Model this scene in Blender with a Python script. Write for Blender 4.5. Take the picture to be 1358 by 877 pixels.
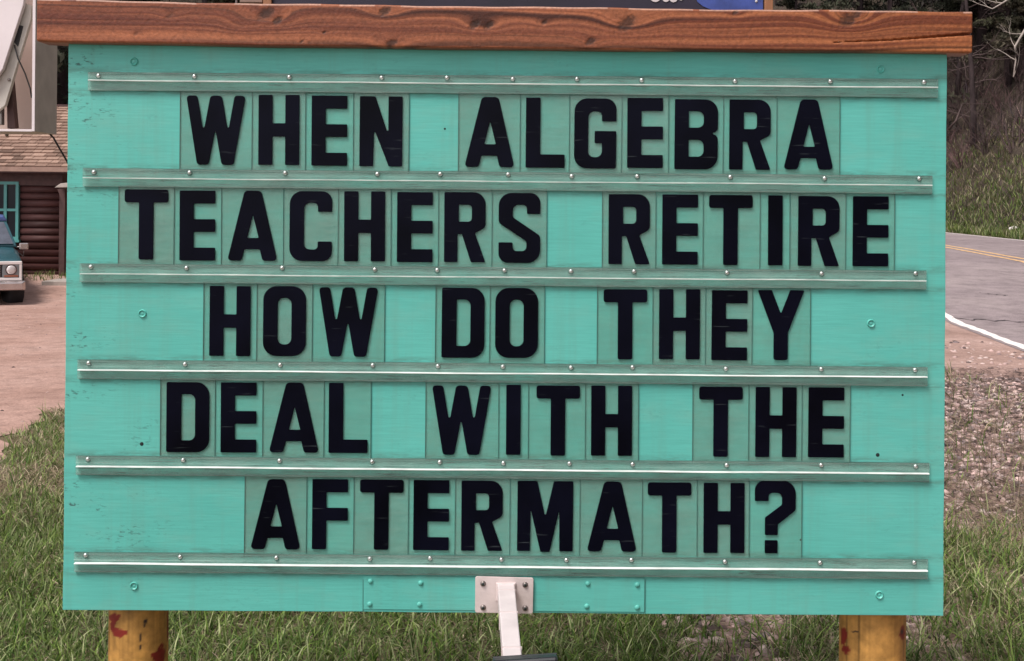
import bpy, math, random
import numpy as np
from mathutils import Vector, Matrix
R = math.radians
random.seed(7); rng = np.random.default_rng(11)
for o in list(bpy.data.objects): bpy.data.objects.remove(o)
S = bpy.context.scene; C = S.collection
# ------------------------------------------------------------------ camera
F, CX, HY = 1500.0, 679.0, 272.0        # focal length, centre and horizon, in photo pixels
EYE = 1.65                              # eye height above the grass at the sign
ROLL = 0.0086
SD = 1500.0 / 478.0                     # distance of the sign face
cam = bpy.data.cameras.new('camera'); co = bpy.data.objects.new('camera', cam); C.objects.link(co)
co.location = (0, 0, EYE); co.rotation_euler = (R(90), -ROLL, 0)
cam.sensor_width = 36; cam.lens = F / 1358 * 36; cam.shift_y = -(438.5 - HY) / 1358
cam.clip_start = .05; cam.clip_end = 3000
S.camera = co
# ------------------------------------------------------------------ sky and sun (overcast)
W = bpy.data.worlds.new('World'); S.world = W; W.use_nodes = True
nt = W.node_tree; nt.nodes.clear()
SUN_EL, SUN_AZ = R(59), R(224)          # azimuth clockwise from +Y: behind the camera, a little left
sk = nt.nodes.new('ShaderNodeTexSky'); sk.sky_type = 'NISHITA'; sk.sun_disc = False
sk.sun_elevation = SUN_EL; sk.sun_rotation = SUN_AZ; sk.altitude = 1500; sk.dust_density = 3
bw = nt.nodes.new('ShaderNodeRGBToBW'); mx = nt.nodes.new('ShaderNodeMix'); mx.data_type = 'RGBA'
tint = nt.nodes.new('ShaderNodeMix'); tint.data_type = 'RGBA'; tint.blend_type = 'MULTIPLY'
bg = nt.nodes.new('ShaderNodeBackground'); wo = nt.nodes.new('ShaderNodeOutputWorld')
nt.links.new(sk.outputs[0], bw.inputs[0]); nt.links.new(sk.outputs[0], mx.inputs[6]); nt.links.new(bw.outputs[0], mx.inputs[7])
mx.inputs[0].default_value = .9          # cloud cover: nearly grey
tint.inputs[0].default_value = 1; tint.inputs[7].default_value = (1.0, .955, .96, 1)
nt.links.new(mx.outputs[2], tint.inputs[6])
nt.links.new(tint.outputs[2], bg.inputs[0]); nt.links.new(bg.outputs[0], wo.inputs[0]); bg.inputs[1].default_value = .15
sl = bpy.data.lights.new('sun', 'SUN'); sl.energy = 1.7; sl.angle = R(18); sl.color = (1, .95, .88)
so = bpy.data.objects.new('sun', sl); C.objects.link(so)
sd = Vector((math.sin(SUN_AZ) * math.cos(SUN_EL), math.cos(SUN_AZ) * math.cos(SUN_EL), math.sin(SUN_EL)))
so.rotation_euler = sd.to_track_quat('Z', 'Y').to_euler(); so.location = (0, -6, 12)
S.view_settings.view_transform = 'Standard'; S.view_settings.look = 'None'
S.view_settings.exposure = 1.06; S.view_settings.gamma = 1; S.view_settings.use_curve_mapping = False
S.render.engine = 'CYCLES'
S.cycles.max_bounces = 8; S.cycles.transparent_max_bounces = 24
# ------------------------------------------------------------------ helpers
def ray(px, py):
    u, v = (px - CX) / F, (HY - py) / F
    c, s = math.cos(ROLL), math.sin(ROLL)
    return (u * c - v * s, u * s + v * c)
def at(px, py, d):
    x, z = ray(px, py); return Vector((x * d, d, EYE + z * d))
def tag(o, label=None, cat=None, group=None, kind=None):
    if label: o['label'] = label
    if cat: o['category'] = cat
    if group: o['group'] = group
    if kind: o['kind'] = kind
    return o
def link(name, me, parent=None, mat=None, inv=True):
    o = bpy.data.objects.new(name, me); C.objects.link(o)
    if mat is not None and me is not None and not me.materials: me.materials.append(mat)
    if parent is not None:
        o.parent = parent
        if inv: o.matrix_parent_inverse = parent_mat(parent).inverted()
    return o
def parent_mat(p):
    m = Matrix.LocRotScale(p.location, p.rotation_euler, p.scale)
    if p.parent is not None: m = parent_mat(p.parent) @ p.matrix_parent_inverse @ m
    return m
def empty(name, loc, rz=0):
    o = bpy.data.objects.new(name, None); C.objects.link(o); o.location = loc; o.rotation_euler = (0, 0, rz)
    o.empty_display_size = .1; return o
def copy_tree(o, parent=None):
    c = o.copy(); C.objects.link(c)
    if parent is not None: c.parent = parent
    for ch in [q for q in bpy.data.objects if q.parent == o]: copy_tree(ch, c)
    return c
class MB:
    def __init__(s): s.v = []; s.f = []
    def add(s, vs, fs):
        n = len(s.v); s.v += [tuple(v) for v in vs]; s.f += [tuple(i + n for i in f) for f in fs]; return s
    def box(s, x0, x1, y0, y1, z0, z1, m=None):
        vs = [Vector(p) for p in ((x0,y0,z0),(x1,y0,z0),(x1,y1,z0),(x0,y1,z0),(x0,y0,z1),(x1,y0,z1),(x1,y1,z1),(x0,y1,z1))]
        if m is not None: vs = [m @ v for v in vs]
        return s.add(vs, [(0,3,2,1),(4,5,6,7),(0,1,5,4),(1,2,6,5),(2,3,7,6),(3,0,4,7)])
    def tube(s, pts, rad, n=8, cap=True):
        pts = [Vector(p) for p in pts]
        if not hasattr(rad, '__len__'): rad = [rad] * len(pts)
        vs = []; fs = []
        for i, p in enumerate(pts):
            t = (pts[min(i+1, len(pts)-1)] - pts[max(i-1, 0)]).normalized()
            a = Vector((0,0,1)) if abs(t.z) < .9 else Vector((1,0,0))
            u = t.cross(a).normalized(); w = t.cross(u)
            for k in range(n):
                th = 2*math.pi*k/n; vs.append(p + (u*math.cos(th) + w*math.sin(th))*rad[i])
        for i in range(len(pts)-1):
            for k in range(n):
                a, b = i*n+k, i*n+(k+1) % n; fs.append((a, b, b+n, a+n))
        if cap: fs.append(tuple(range(n))[::-1]); fs.append(tuple(range((len(pts)-1)*n, len(pts)*n)))
        return s.add(vs, fs)
    def prism(s, pts, axis, a0, a1):
        """pts 2D outline; axis 'y': pts=(x,z); axis 'x': pts=(y,z); axis 'z': pts=(x,y)"""
        def mk(p, a): return {'y': (p[0], a, p[1]), 'x': (a, p[0], p[1]), 'z': (p[0], p[1], a)}[axis]
        n = len(pts)
        return s.add([mk(p, a0) for p in pts] + [mk(p, a1) for p in pts],
                     [tuple(range(n)), tuple(range(n, 2*n))[::-1]] + [(i, i+n, (i+1) % n+n, (i+1) % n) for i in range(n)])
    def dome(s, c, r, h, n=8, axis=(0,-1,0)):
        """rivet or screw head: a low dome"""
        ax = Vector(axis); a = Vector((1,0,0)) if abs(ax.x) < .9 else Vector((0,0,1)); u = ax.cross(a).normalized(); w = ax.cross(u)
        vs = []; fs = []; c = Vector(c)
        for rr, hh in ((1,0), (.92,.45), (.6,.85)):
            for k in range(n):
                th = 2*math.pi*k/n; vs.append(c + (u*math.cos(th) + w*math.sin(th))*r*rr + ax*h*hh)
        vs.append(c + ax*h)
        for i in range(2):
            for k in range(n): a_, b_ = i*n+k, i*n+(k+1) % n; fs.append((a_, b_, b_+n, a_+n))
        for k in range(n): fs.append((2*n+k, 2*n+(k+1) % n, 3*n))
        return s.add(vs, fs)
    def mesh(s, name):
        me = bpy.data.meshes.new(name); me.from_pydata(s.v, [], s.f); me.update()
        import bmesh
        bm = bmesh.new(); bm.from_mesh(me); bmesh.ops.recalc_face_normals(bm, faces=bm.faces); bm.to_mesh(me); bm.free()
        return me
    def build(s, name, mat, parent=None, smooth=False, bevel=0):
        me = s.mesh(name); o = link(name, me, parent, mat)
        if smooth:
            for p in me.polygons: p.use_smooth = True
        if bevel:
            m = o.modifiers.new('bevel', 'BEVEL'); m.width = bevel; m.segments = 2; m.limit_method = 'ANGLE'
        return o
def np_mesh(name, verts, loops, starts, smooth=False):
    me = bpy.data.meshes.new(name)
    me.vertices.add(len(verts)); me.vertices.foreach_set('co', np.ascontiguousarray(verts, dtype=np.float32).ravel())
    me.loops.add(len(loops)); me.loops.foreach_set('vertex_index', np.ascontiguousarray(loops, dtype=np.int32))
    me.polygons.add(len(starts)); me.polygons.foreach_set('loop_start', np.ascontiguousarray(starts, dtype=np.int32))
    if smooth: me.polygons.foreach_set('use_smooth', np.ones(len(starts), dtype=bool))
    me.update(calc_edges=True); me.validate(); return me
def set_col(me, cols, name='Col'):
    a = me.color_attributes.new(name, 'FLOAT_COLOR', 'POINT'); c = np.ones((len(cols), 4), dtype=np.float32); c[:, :cols.shape[1]] = cols
    a.data.foreach_set('color', c.ravel())
def grid_mesh(name, X, Y, Z, smooth=True, keep=None):
    n, m = X.shape; v = np.stack([X, Y, Z], -1).reshape(-1, 3)
    i = np.arange(n*m).reshape(n, m); q = np.stack([i[:-1, :-1], i[:-1, 1:], i[1:, 1:], i[1:, :-1]], -1).reshape(-1, 4)
    if keep is not None: q = q[keep.reshape(-1)]
    return np_mesh(name, v, q.ravel(), np.arange(0, len(q)*4, 4), smooth)
# ------------------------------------------------------------------ materials
def new_mat(name):
    m = bpy.data.materials.new(name); m.use_nodes = True; t = m.node_tree; return m, t, t.nodes['Principled BSDF']
def N(t, typ, **kw):
    n = t.nodes.new(typ)
    for k, v in kw.items():
        if isinstance(k, str) and hasattr(n, k): setattr(n, k, v)
    return n
def coords(t, scale=(1,1,1), kind='Object'):
    tc = N(t, 'ShaderNodeTexCoord'); mp = N(t, 'ShaderNodeMapping'); mp.inputs['Scale'].default_value = scale
    t.links.new(tc.outputs[kind], mp.inputs[0]); return mp.outputs[0]
def noise(t, vec, scale, detail=4, rough=.55):
    n = N(t, 'ShaderNodeTexNoise'); n.inputs['Scale'].default_value = scale; n.inputs['Detail'].default_value = detail
    n.inputs['Roughness'].default_value = rough; t.links.new(vec, n.inputs['Vector']); return n.outputs['Fac']
def ramp(t, fac, stops):
    r = N(t, 'ShaderNodeValToRGB'); e = r.color_ramp.elements
    while len(e) < len(stops): e.new(.5)
    for i, (p, c) in enumerate(stops):
        e[i].position = p; e[i].color = (*c, 1) if hasattr(c, '__len__') else (c, c, c, 1)
    t.links.new(fac, r.inputs[0]); return r.outputs[0]
def mixc(t, fac, a, b, mode='MIX'):
    m = N(t, 'ShaderNodeMix'); m.data_type = 'RGBA'; m.blend_type = mode
    for s, x in ((0, fac), (6, a), (7, b)):
        if hasattr(x, 'is_linked'): t.links.new(x, m.inputs[s])
        elif hasattr(x, '__len__'): m.inputs[s].default_value = (*x, 1)
        else: m.inputs[s].default_value = x
    return m.outputs[2]
def math_(t, op, a, b=None):
    m = N(t, 'ShaderNodeMath'); m.operation = op
    for i, x in enumerate((a, b)):
        if x is None: continue
        if hasattr(x, 'is_linked'): t.links.new(x, m.inputs[i])
        else: m.inputs[i].default_value = x
    return m.outputs[0]
def bump(t, b, h, strength=.3, dist=.01):
    n = N(t, 'ShaderNodeBump'); n.inputs['Strength'].default_value = strength; n.inputs['Distance'].default_value = dist
    t.links.new(h, n.inputs['Height']); t.links.new(n.outputs[0], b.inputs['Normal'])
def simple(name, col, rough=.6, metal=0, var=.15, scale=8, bmp=0, bscale=60, spec=.5, stretch=(1,1,1)):
    m, t, b = new_mat(name); v = coords(t, stretch)
    f = noise(t, v, scale, 5)
    c = ramp(t, f, [(.3, tuple(x*(1-var) for x in col)), (.7, tuple(min(1, x*(1+var)) for x in col))])
    t.links.new(c, b.inputs['Base Color']); b.inputs['Roughness'].default_value = rough; b.inputs['Metallic'].default_value = metal
    b.inputs['Specular IOR Level'].default_value = spec
    if bmp: bump(t, b, noise(t, v, bscale, 4), bmp, .005)
    return m
def attr_mat(name, rough=.8, sss=0, spec=.3, detail=0):
    m, t, b = new_mat(name); a = N(t, 'ShaderNodeVertexColor'); a.layer_name = 'Col'
    c = a.outputs[0]
    if detail:
        f = noise(t, coords(t), detail, 4); c = mixc(t, 1, c, ramp(t, f, [(.25, .72), (.75, 1.25)]), 'MULTIPLY')
        bump(t, b, f, .4, .004)
    t.links.new(c, b.inputs['Base Color'])
    b.inputs['Roughness'].default_value = rough; b.inputs['Specular IOR Level'].default_value = spec
    if sss:
        tr = N(t, 'ShaderNodeBsdfTranslucent'); ms = N(t, 'ShaderNodeMixShader'); ms.inputs[0].default_value = sss
        t.links.new(a.outputs[0], tr.inputs[0]); t.links.new(b.outputs[0], ms.inputs[1]); t.links.new(tr.outputs[0], ms.inputs[2])
        t.links.new(ms.outputs[0], t.nodes['Material Output'].inputs[0])
    return m
def teal_mat():
    m, t, b = new_mat('teal_paint'); v = coords(t)
    base = ramp(t, noise(t, v, 2.2, 4), [(.3, (.098, .455, .395)), (.7, (.128, .515, .452))])
    vs = coords(t, (3, 3, 60)); gr = noise(t, vs, 3.2, 5, .6)
    base = mixc(t, 1, base, ramp(t, gr, [(.25, .90), (.75, 1.07)]), 'MULTIPLY')
    dirt = noise(t, coords(t, (1.6, 1, 4)), 3.4, 6, .65)
    base = mixc(t, ramp(t, dirt, [(.50, 0), (.78, .40)]), base, (.20, .42, .35))
    runs = noise(t, coords(t, (22, 1, 1.1)), 1.1, 4, .65)
    base = mixc(t, ramp(t, runs, [(.52, 0), (.74, .40)]), base, (.13, .36, .30))
    # grime gathered along the rails
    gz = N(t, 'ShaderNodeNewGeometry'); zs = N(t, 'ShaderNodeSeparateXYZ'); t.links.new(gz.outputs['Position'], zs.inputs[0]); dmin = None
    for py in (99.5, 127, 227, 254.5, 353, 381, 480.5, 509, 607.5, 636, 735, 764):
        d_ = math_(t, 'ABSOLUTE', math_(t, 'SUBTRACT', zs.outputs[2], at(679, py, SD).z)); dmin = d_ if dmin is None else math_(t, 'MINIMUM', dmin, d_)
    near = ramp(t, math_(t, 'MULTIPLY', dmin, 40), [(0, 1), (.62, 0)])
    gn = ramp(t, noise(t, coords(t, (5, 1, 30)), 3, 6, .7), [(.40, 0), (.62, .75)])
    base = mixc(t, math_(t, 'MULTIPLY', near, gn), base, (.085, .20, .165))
    # small flaked specks: thick near the left edge, thin elsewhere
    sp = noise(t, coords(t, (34, 34, 80)), 1.7, 3, .6)
    cl = noise(t, coords(t, (1, 1, 2.2)), 4.5, 2, .5)
    geo = N(t, 'ShaderNodeNewGeometry'); sx = N(t, 'ShaderNodeSeparateXYZ'); t.links.new(geo.outputs['Position'], sx.inputs[0])
    left = N(t, 'ShaderNodeMapRange'); left.inputs[1].default_value = -1.22; left.inputs[2].default_value = -.93; left.inputs[3].default_value = 1; left.inputs[4].default_value = .12
    t.links.new(sx.outputs[0], left.inputs[0])
    thr = math_(t, 'MULTIPLY', math_(t, 'MULTIPLY', ramp(t, sp, [(.57, 0), (.66, 1)]), ramp(t, cl, [(.50, 0), (.64, 1)])), left.outputs[0])
    base = mixc(t, thr, base, (.05, .13, .12))
    t.links.new(base, b.inputs['Base Color'])
    b.inputs['Roughness'].default_value = .55; b.inputs['Specular IOR Level'].default_value = .35
    bump(t, b, math_(t, 'ADD', math_(t, 'MULTIPLY', gr, .5), math_(t, 'MULTIPLY', thr, -.8)), .35, .002)
    return m
def clear_mat(name, col, opac, rough=.25, cracks=0, gloss=.05):
    m, t, b = new_mat(name)
    v = coords(t, (6, 6, 40)); c = mixc(t, 1, col, ramp(t, noise(t, v, 2.5, 5), [(.25, .75), (.75, 1.25)]), 'MULTIPLY')
    t.links.new(c, b.inputs['Base Color']); b.inputs['Roughness'].default_value = rough; b.inputs['Specular IOR Level'].default_value = .5
    tr = N(t, 'ShaderNodeBsdfTransparent'); ms = N(t, 'ShaderNodeMixShader'); tr.inputs[0].default_value = (.97, .985, .975, 1)
    o = ramp(t, noise(t, coords(t, (1.2, 1, 2.5)), 5, 4), [(.25, opac*.55), (.8, min(1, opac*1.5))])
    if cracks:
        cr = ramp(t, noise(t, coords(t, (5, 5, 150)), 1.6, 5, .7), [(.56, 0), (.62, 1), (.66, 1), (.72, 0)])
        c2 = mixc(t, math_(t, 'MULTIPLY', cr, cracks), c, (.035, .06, .055)); t.links.new(c2, b.inputs['Base Color'])
        o = math_(t, 'MAXIMUM', o, math_(t, 'MULTIPLY', cr, cracks))
    if not cracks:      # some plates are more weathered than others
        oi_ = N(t, 'ShaderNodeObjectInfo'); o = math_(t, 'MULTIPLY', o, ramp(t, oi_.outputs['Random'], [(0, .45), (1, 1.15)]))
    t.links.new(o, ms.inputs[0]); t.links.new(tr.outputs[0], ms.inputs[1]); t.links.new(b.outputs[0], ms.inputs[2])
    t.links.new(ms.outputs[0], t.nodes['Material Output'].inputs[0])
    return m
def letter_mat():
    m, t, b = new_mat('black_vinyl'); v = coords(t, (1,1,1))
    g = N(t, 'ShaderNodeNewGeometry')
    f = N(t, 'ShaderNodeTexNoise'); f.inputs['Scale'].default_value = 5; f.inputs['Detail'].default_value = 4; t.links.new(g.outputs['Position'], f.inputs['Vector'])
    c = ramp(t, f.outputs['Fac'], [(.3, (.0012, .0014, .0038)), (.7, (.0034, .0038, .0110))])
    t.links.new(c, b.inputs['Base Color'])
    mp = N(t, 'ShaderNodeMapping'); mp.inputs['Scale'].default_value = (4, 4, 60); t.links.new(g.outputs['Position'], mp.inputs[0])
    s = ramp(t, noise(t, mp.outputs[0], 2, 3), [(.66, 0), (.74, .12)])
    c3 = mixc(t, s, c, (.25, .3, .32)); t.links.new(c3, b.inputs['Base Color'])
    b.inputs['Roughness'].default_value = .3; b.inputs['Specular IOR Level'].default_value = .06
    return m
def ground_mat(name, cols, s1, s2, bmp=.5, bscale=40, dist=.02, fine=90):
    """three-colour mottled earth"""
    m, t, b = new_mat(name); g = N(t, 'ShaderNodeNewGeometry'); v = g.outputs['Position']
    a = noise(t, v, s1, 6, .6); c = ramp(t, a, [(.3, cols[0]), (.5, cols[1]), (.7, cols[2])])
    f = noise(t, v, s2, 6, .7); c = mixc(t, 1, c, ramp(t, f, [(.25, .62), (.5, 1), (.8, 1.28)]), 'MULTIPLY')
    f2 = noise(t, v, fine, 3, .6); c = mixc(t, 1, c, ramp(t, f2, [(.3, .8), (.7, 1.15)]), 'MULTIPLY')
    t.links.new(c, b.inputs['Base Color']); b.inputs['Roughness'].default_value = .95; b.inputs['Specular IOR Level'].default_value = .15
    bump(t, b, noise(t, v, bscale, 6, .65), bmp, dist)
    return m
M = {}
M['teal'] = teal_mat()
M['plate'] = clear_mat('clear_plate', (.27, .39, .335), .22, .2)
M['rail'] = clear_mat('clear_rail', (.33, .47, .42), .26, .3, cracks=.6)
M['railedge'] = clear_mat('rail_edge', (.90, .94, .93), .99, .2)  # near-white colour carries the highlight line of the clear rail's ledge
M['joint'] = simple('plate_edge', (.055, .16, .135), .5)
M['letter'] = letter_mat()
M['zinc'] = simple('zinc', (.62, .64, .62), .28, .9, .12, 40)
M['greenscrew'] = simple('painted_screw', (.10, .44, .38), .45, 0, .12, 40)
M['hole'] = simple('dark_hole', (.01, .02, .02), .9)
M['bracket'] = simple('bracket_metal', (.66, .56, .55), .45, .1, .12, 14, .15, 90)
M['white'] = simple('white_paint', (.66, .58, .59), .45, 0, .10, 16)
M['black'] = simple('black_plastic', (.018, .017, .022), .4, 0, .1)
M['bolt'] = simple('steel_bolt', (.22, .19, .18), .4, .7, .2, 60)
M['boxwhite'] = simple('box_white', (.74, .66, .68), .5, 0, .07, 5)
M['boxgrey'] = simple('box_grey', (.50, .46, .42), .6, 0, .14, 9, .1)
M['boxtan'] = simple('box_tan', (.50, .38, .34), .7, 0, .08, 6)
M['cable'] = simple('cable', (.015, .013, .015), .6)
M['grass'] = attr_mat('grass_blades', .65, .35, .25)
M['stone'] = attr_mat('stones', .92, 0, .15)
M['leaf'] = attr_mat('leaves', .8, .3, .2)
M['bark'] = simple('bark', (.045, .032, .033), .9, 0, .35, 6, .6, 18, .2, (1,1,.3))
M['twig'] = simple('twig', (.075, .052, .05), .9, 0, .35, 3, 0, 20, .2)
M['palebranch'] = simple('pale_branch', (.34, .29, .26), .9, 0, .25, 3, 0, 20, .2)
M['yellow'] = simple('road_yellow', (.68, .42, .20), .7, 0, .18, 9)
M['roadwhite'] = simple('road_white', (.80, .74, .72), .7, 0, .10, 9)
M['log'] = simple('log_brown', (.070, .026, .024), .62, 0, .28, 5, .3, 30, .35, (.3,1,1))
lt_ = M['log'].node_tree; lb_ = lt_.nodes['Principled BSDF']; oi = N(lt_, 'ShaderNodeObjectInfo'); ls_ = lb_.inputs['Base Color'].links[0].from_socket
lt_.links.new(mixc(lt_, 1, ls_, ramp(lt_, oi.outputs['Random'], [(0, .65), (1, 1.35)]), 'MULTIPLY'), lb_.inputs['Base Color'])
M['trimbrown'] = simple('trim_brown', (.075, .035, .032), .7, 0, .25, 7)
M['fascia'] = simple('fascia_tan', (.30, .19, .15), .7, 0, .15, 7)
M['tealframe'] = simple('window_teal', (.085, .30, .285), .5, 0, .1, 7)
M['glass'] = simple('dark_glass', (.010, .012, .018), .15, 0, .1, 3, spec=.15)
M['shingle'] = attr_mat('shingles', .9, 0, .15, 30)
M['ttruck'] = simple('truck_teal', (.032, .10, .125), .25, .1, .1, 4)
M['tblue'] = simple('truck_roof_blue', (.09, .13, .32), .3, .1, .1, 4)
M['chrome'] = simple('chrome', (.60, .54, .53), .25, .85, .08, 8)
M['twhite'] = simple('truck_white', (.72, .66, .65), .35, 0, .06, 4)
M['bezel'] = simple('bezel_grey', (.20, .21, .22), .4, .3, .1, 6)
M['rubber'] = simple('rubber', (.016, .015, .018), .8, 0, .2, 12)
M['lens'] = simple('lens', (.62, .58, .58), .1, .2, .1, 20)
M['amber'] = simple('amber', (.30, .11, .07), .3)
M['navy'] = simple('navy_panel', (.018, .012, .028), .6, 0, .3, 7)
M['blue'] = simple('blue_print', (.045, .075, .30), .4, 0, .4, 16)
M['orangewood'] = simple('orange_post', (.34, .15, .075), .6, 0, .2, 6, .2, 30, .4, (6,6,.5))
M['concrete'] = simple('step_concrete', (.38, .33, .30), .9, 0, .2, 6, .3)
# ------------------------------------------------------------------ terrain
def sst(a, b, x):
    t_ = np.clip((x - a) / (b - a), 0, 1); return t_ * t_ * (3 - 2*t_)
def xn(y): return 6.0 + .1 * (y - 13.3) - .012*np.maximum(np.asarray(y) - 46, 0)**2 + 0*np.asarray(y)              # white edge line of the road
def wob(x, y): return (np.sin(x*1.7 + y*.9) + np.sin(x*.8 - y*1.3 + 2) + .6*np.sin(3.1*x + 1.1*y + 1) + .5*np.sin(2.3*y - 2.9*x)) / 3.1
def height(x, y):
    x = np.asarray(x, dtype=float); y = np.asarray(y, dtype=float)
    zl = np.interp(y, [-10, 3.5, 5, 8, 15, 22.7, 24.5, 27, 36], [0, 0, -.02, -.10, -.28, -.44, -.36, -.12, .1])
    zr = np.interp(y, [-10, 13, 16, 19, 24, 29, 35, 43, 60], [0, 0, .02, .22, .53, .61, .68, .72, .9])
    k = sst(-3.0, 3.2, x); z = zl*(1-k) + zr*k
    l = x - xn(y) - 8.7
    hr = np.maximum(l, 0); hr = np.where(hr < 1, hr*hr*.5, hr-.5) * 1.02
    hb = np.where(x < xn(y) - 9, 1, 0) * np.maximum(y - 37, 0) * .8 * sst(0, 6, xn(y) - 9 - x)
    h = np.minimum(np.maximum(hr, hb), 46)
    bumps = sst(.5, 6, h) * (.5*wob(x*.55, y*.55) + .25*wob(x*1.9+3, y*1.7))
    return z + h + bumps
def H(x, y): return float(height(x, y))
def hit(px, py):
    u, w = ray(px, py); lo = None
    for i in range(20, 4000):
        d = i * .05
        if EYE + w*d < H(u*d, d): return Vector((u*d, d, EYE + w*d))
    return Vector((u*200, 200, 0))
gx = np.concatenate([-16 - np.geomspace(1, 240, 34)[::-1], np.arange(-16, 16.01, .25), 16 + np.geomspace(.4, 200, 60)])
gy = np.concatenate([-2 - np.geomspace(1, 60, 14)[::-1], np.arange(-2, 44.01, .25), 44 + np.geomspace(.4, 260, 60)])
X, Y = np.meshgrid(gx, gy); Z = height(X, Y)
Xc = (X[:-1, :-1] + X[1:, 1:])/2; Yc = (Y[:-1, :-1] + Y[1:, 1:])/2
onhill = (Xc - xn(Yc) > 8.7) | ((Yc > 37) & (Xc < xn(Yc) - 9))
M['soil'] = ground_mat('soil', [(.075, .075, .035), (.13, .11, .065), (.24, .17, .12)], 1.7, 14)
M['hill'] = ground_mat('hill_earth', [(.040, .028, .028), (.065, .050, .038), (.10, .078, .065)], .5, 3.5, 1, 5, .2, 20)
M['dirt'] = ground_mat('dirt', [(.31, .185, .150), (.40, .255, .215), (.45, .30, .26)], .5, 5, .7, 16, .03, 45)
M['gravel'] = ground_mat('gravel', [(.30, .195, .165), (.39, .26, .225), (.45, .31, .275)], .9, 9, .8, 30, .02, 60)
gm = M['gravel'].node_tree; gb_ = gm.nodes['Principled BSDF']; src = gb_.inputs['Base Color'].links[0].from_socket
gg_ = N(gm, 'ShaderNodeNewGeometry'); gs_ = N(gm, 'ShaderNodeSeparateXYZ'); gm.links.new(gg_.outputs['Position'], gs_.inputs[0])
edge_ = math_(gm, 'ADD', gs_.outputs[1], math_(gm, 'MULTIPLY', noise(gm, gg_.outputs['Position'], 1.3, 4), 3.2))
mr_ = N(gm, 'ShaderNodeMapRange'); mr_.inputs[1].default_value = 13.4; mr_.inputs[2].default_value = 12.4; gm.links.new(edge_, mr_.inputs[0])
clod = ramp(gm, noise(gm, gg_.outputs['Position'], 13, 5, .7), [(.42, 0), (.58, .85)])
gm.links.new(mixc(gm, math_(gm, 'MULTIPLY', mr_.outputs[0], clod), src, (.12, .085, .08)), gb_.inputs['Base Color'])
M['asphalt'] = ground_mat('asphalt', [(.235, .19, .198), (.27, .22, .228), (.315, .26, .262)], .35, 3.0, .4, 90, .01, 55)
tag(link('ground', grid_mesh('ground', X, Y, Z, keep=~onhill), None, M['soil']), kind='structure')
tag(link('hillside', grid_mesh('hillside', X, Y, Z, keep=onhill), None, M['hill']), kind='structure')
def strip(name, ya, yb, fa, fb, off, mat, ny=240, nx=24, kind='structure', parent=None):
    ys = np.linspace(ya, yb, ny)[:, None] * np.ones((1, nx)); u = np.linspace(0, 1, nx)[None, :]
    xs = fa(ys)*(1-u) + fb(ys)*u
    o = link(name, grid_mesh(name, xs, ys, height(xs, ys) + off), parent, mat)
    if kind: tag(o, kind=kind)
    return o
def lot_edge(y): return -3.62 - (y - 7.9)*.07 + .07*np.sin(y*5.1) + .05*np.sin(y*11.7 + 1) + .12*np.sin(y*1.9)
strip('dirt_lot', -8, 27.5, lambda y: -34 + 0*y, lot_edge, .008, M['dirt'], 500, 90)
def grav_edge(y): return np.interp(y, [-8, 3.6, 4.6, 6.2, 7, 9, 60], [2.2, .75, .80, 1.6, 1.2, -.2, 1]) + .1*np.sin(y*4.3) + .05*np.sin(y*12.1)
strip('gravel_shoulder', -8, 60, grav_edge, lambda y: xn(y) - .02, .006, M['gravel'], 500, 30)
road = strip('road', -8, 90, lambda y: xn(y) - .06, lambda y: xn(y) + 7.75, .012, M['asphalt'], 400, 30)
def worn(a, seed):
    return lambda y: xn(y) + a + .010*np.sin(y*3 + seed) + .010*np.sin(y*13 + seed*2)
for a, b, mm, sdn in ((.0, .14, 'roadwhite', 1), (3.72, 3.84, 'yellow', 2), (4.06, 4.18, 'yellow', 3), (7.5, 7.6, 'roadwhite', 4)):
    o = strip('road_marking', -8, 90, worn(a, sdn), worn(b, sdn+5), .017, M[mm], 900, 3)
# sealed crack across the near lane and tar patches
cr = MB()
for (p, q, w_) in (((1262, 424), (1380, 430), .03), ((1300, 390), (1340, 394), .02)):
    a, b = hit(*p), hit(*q); n_ = 30; L = []
    for i in range(n_+1):
        f = i/n_; x = a.x*(1-f) + b.x*f; y = a.y*(1-f) + b.y*f + .06*math.sin(f*23) + .03*math.sin(f*51)
        L.append((x, y))
    for i in range(n_):
        (x0, y0), (x1, y1) = L[i], L[i+1]
        cr.add([(x0, y0-w_, H(x0, y0)+.0165), (x1, y1-w_, H(x1, y1)+.0165), (x1, y1+w_, H(x1, y1)+.0165), (x0, y0+w_, H(x0, y0)+.0165)], [(0,1,2,3)])
tag(cr.build('road_crack', simple('tar', (.05, .04, .045), .9)), kind='structure')
# ------------------------------------------------------------------ message sign
Y0 = SD
sign = empty('message_sign', (0, Y0, 0))
tag(sign, 'turquoise changeable letter message board under a red brown wood beam, on yellow log posts', 'message sign')
c = [at(91, 60, Y0), at(1256, 72, Y0), at(1251, 817, Y0), at(83, 809, Y0)]
c[0].z += .06; c[1].z += .06           # runs up behind the beam
pb = MB(); n = 24
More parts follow.
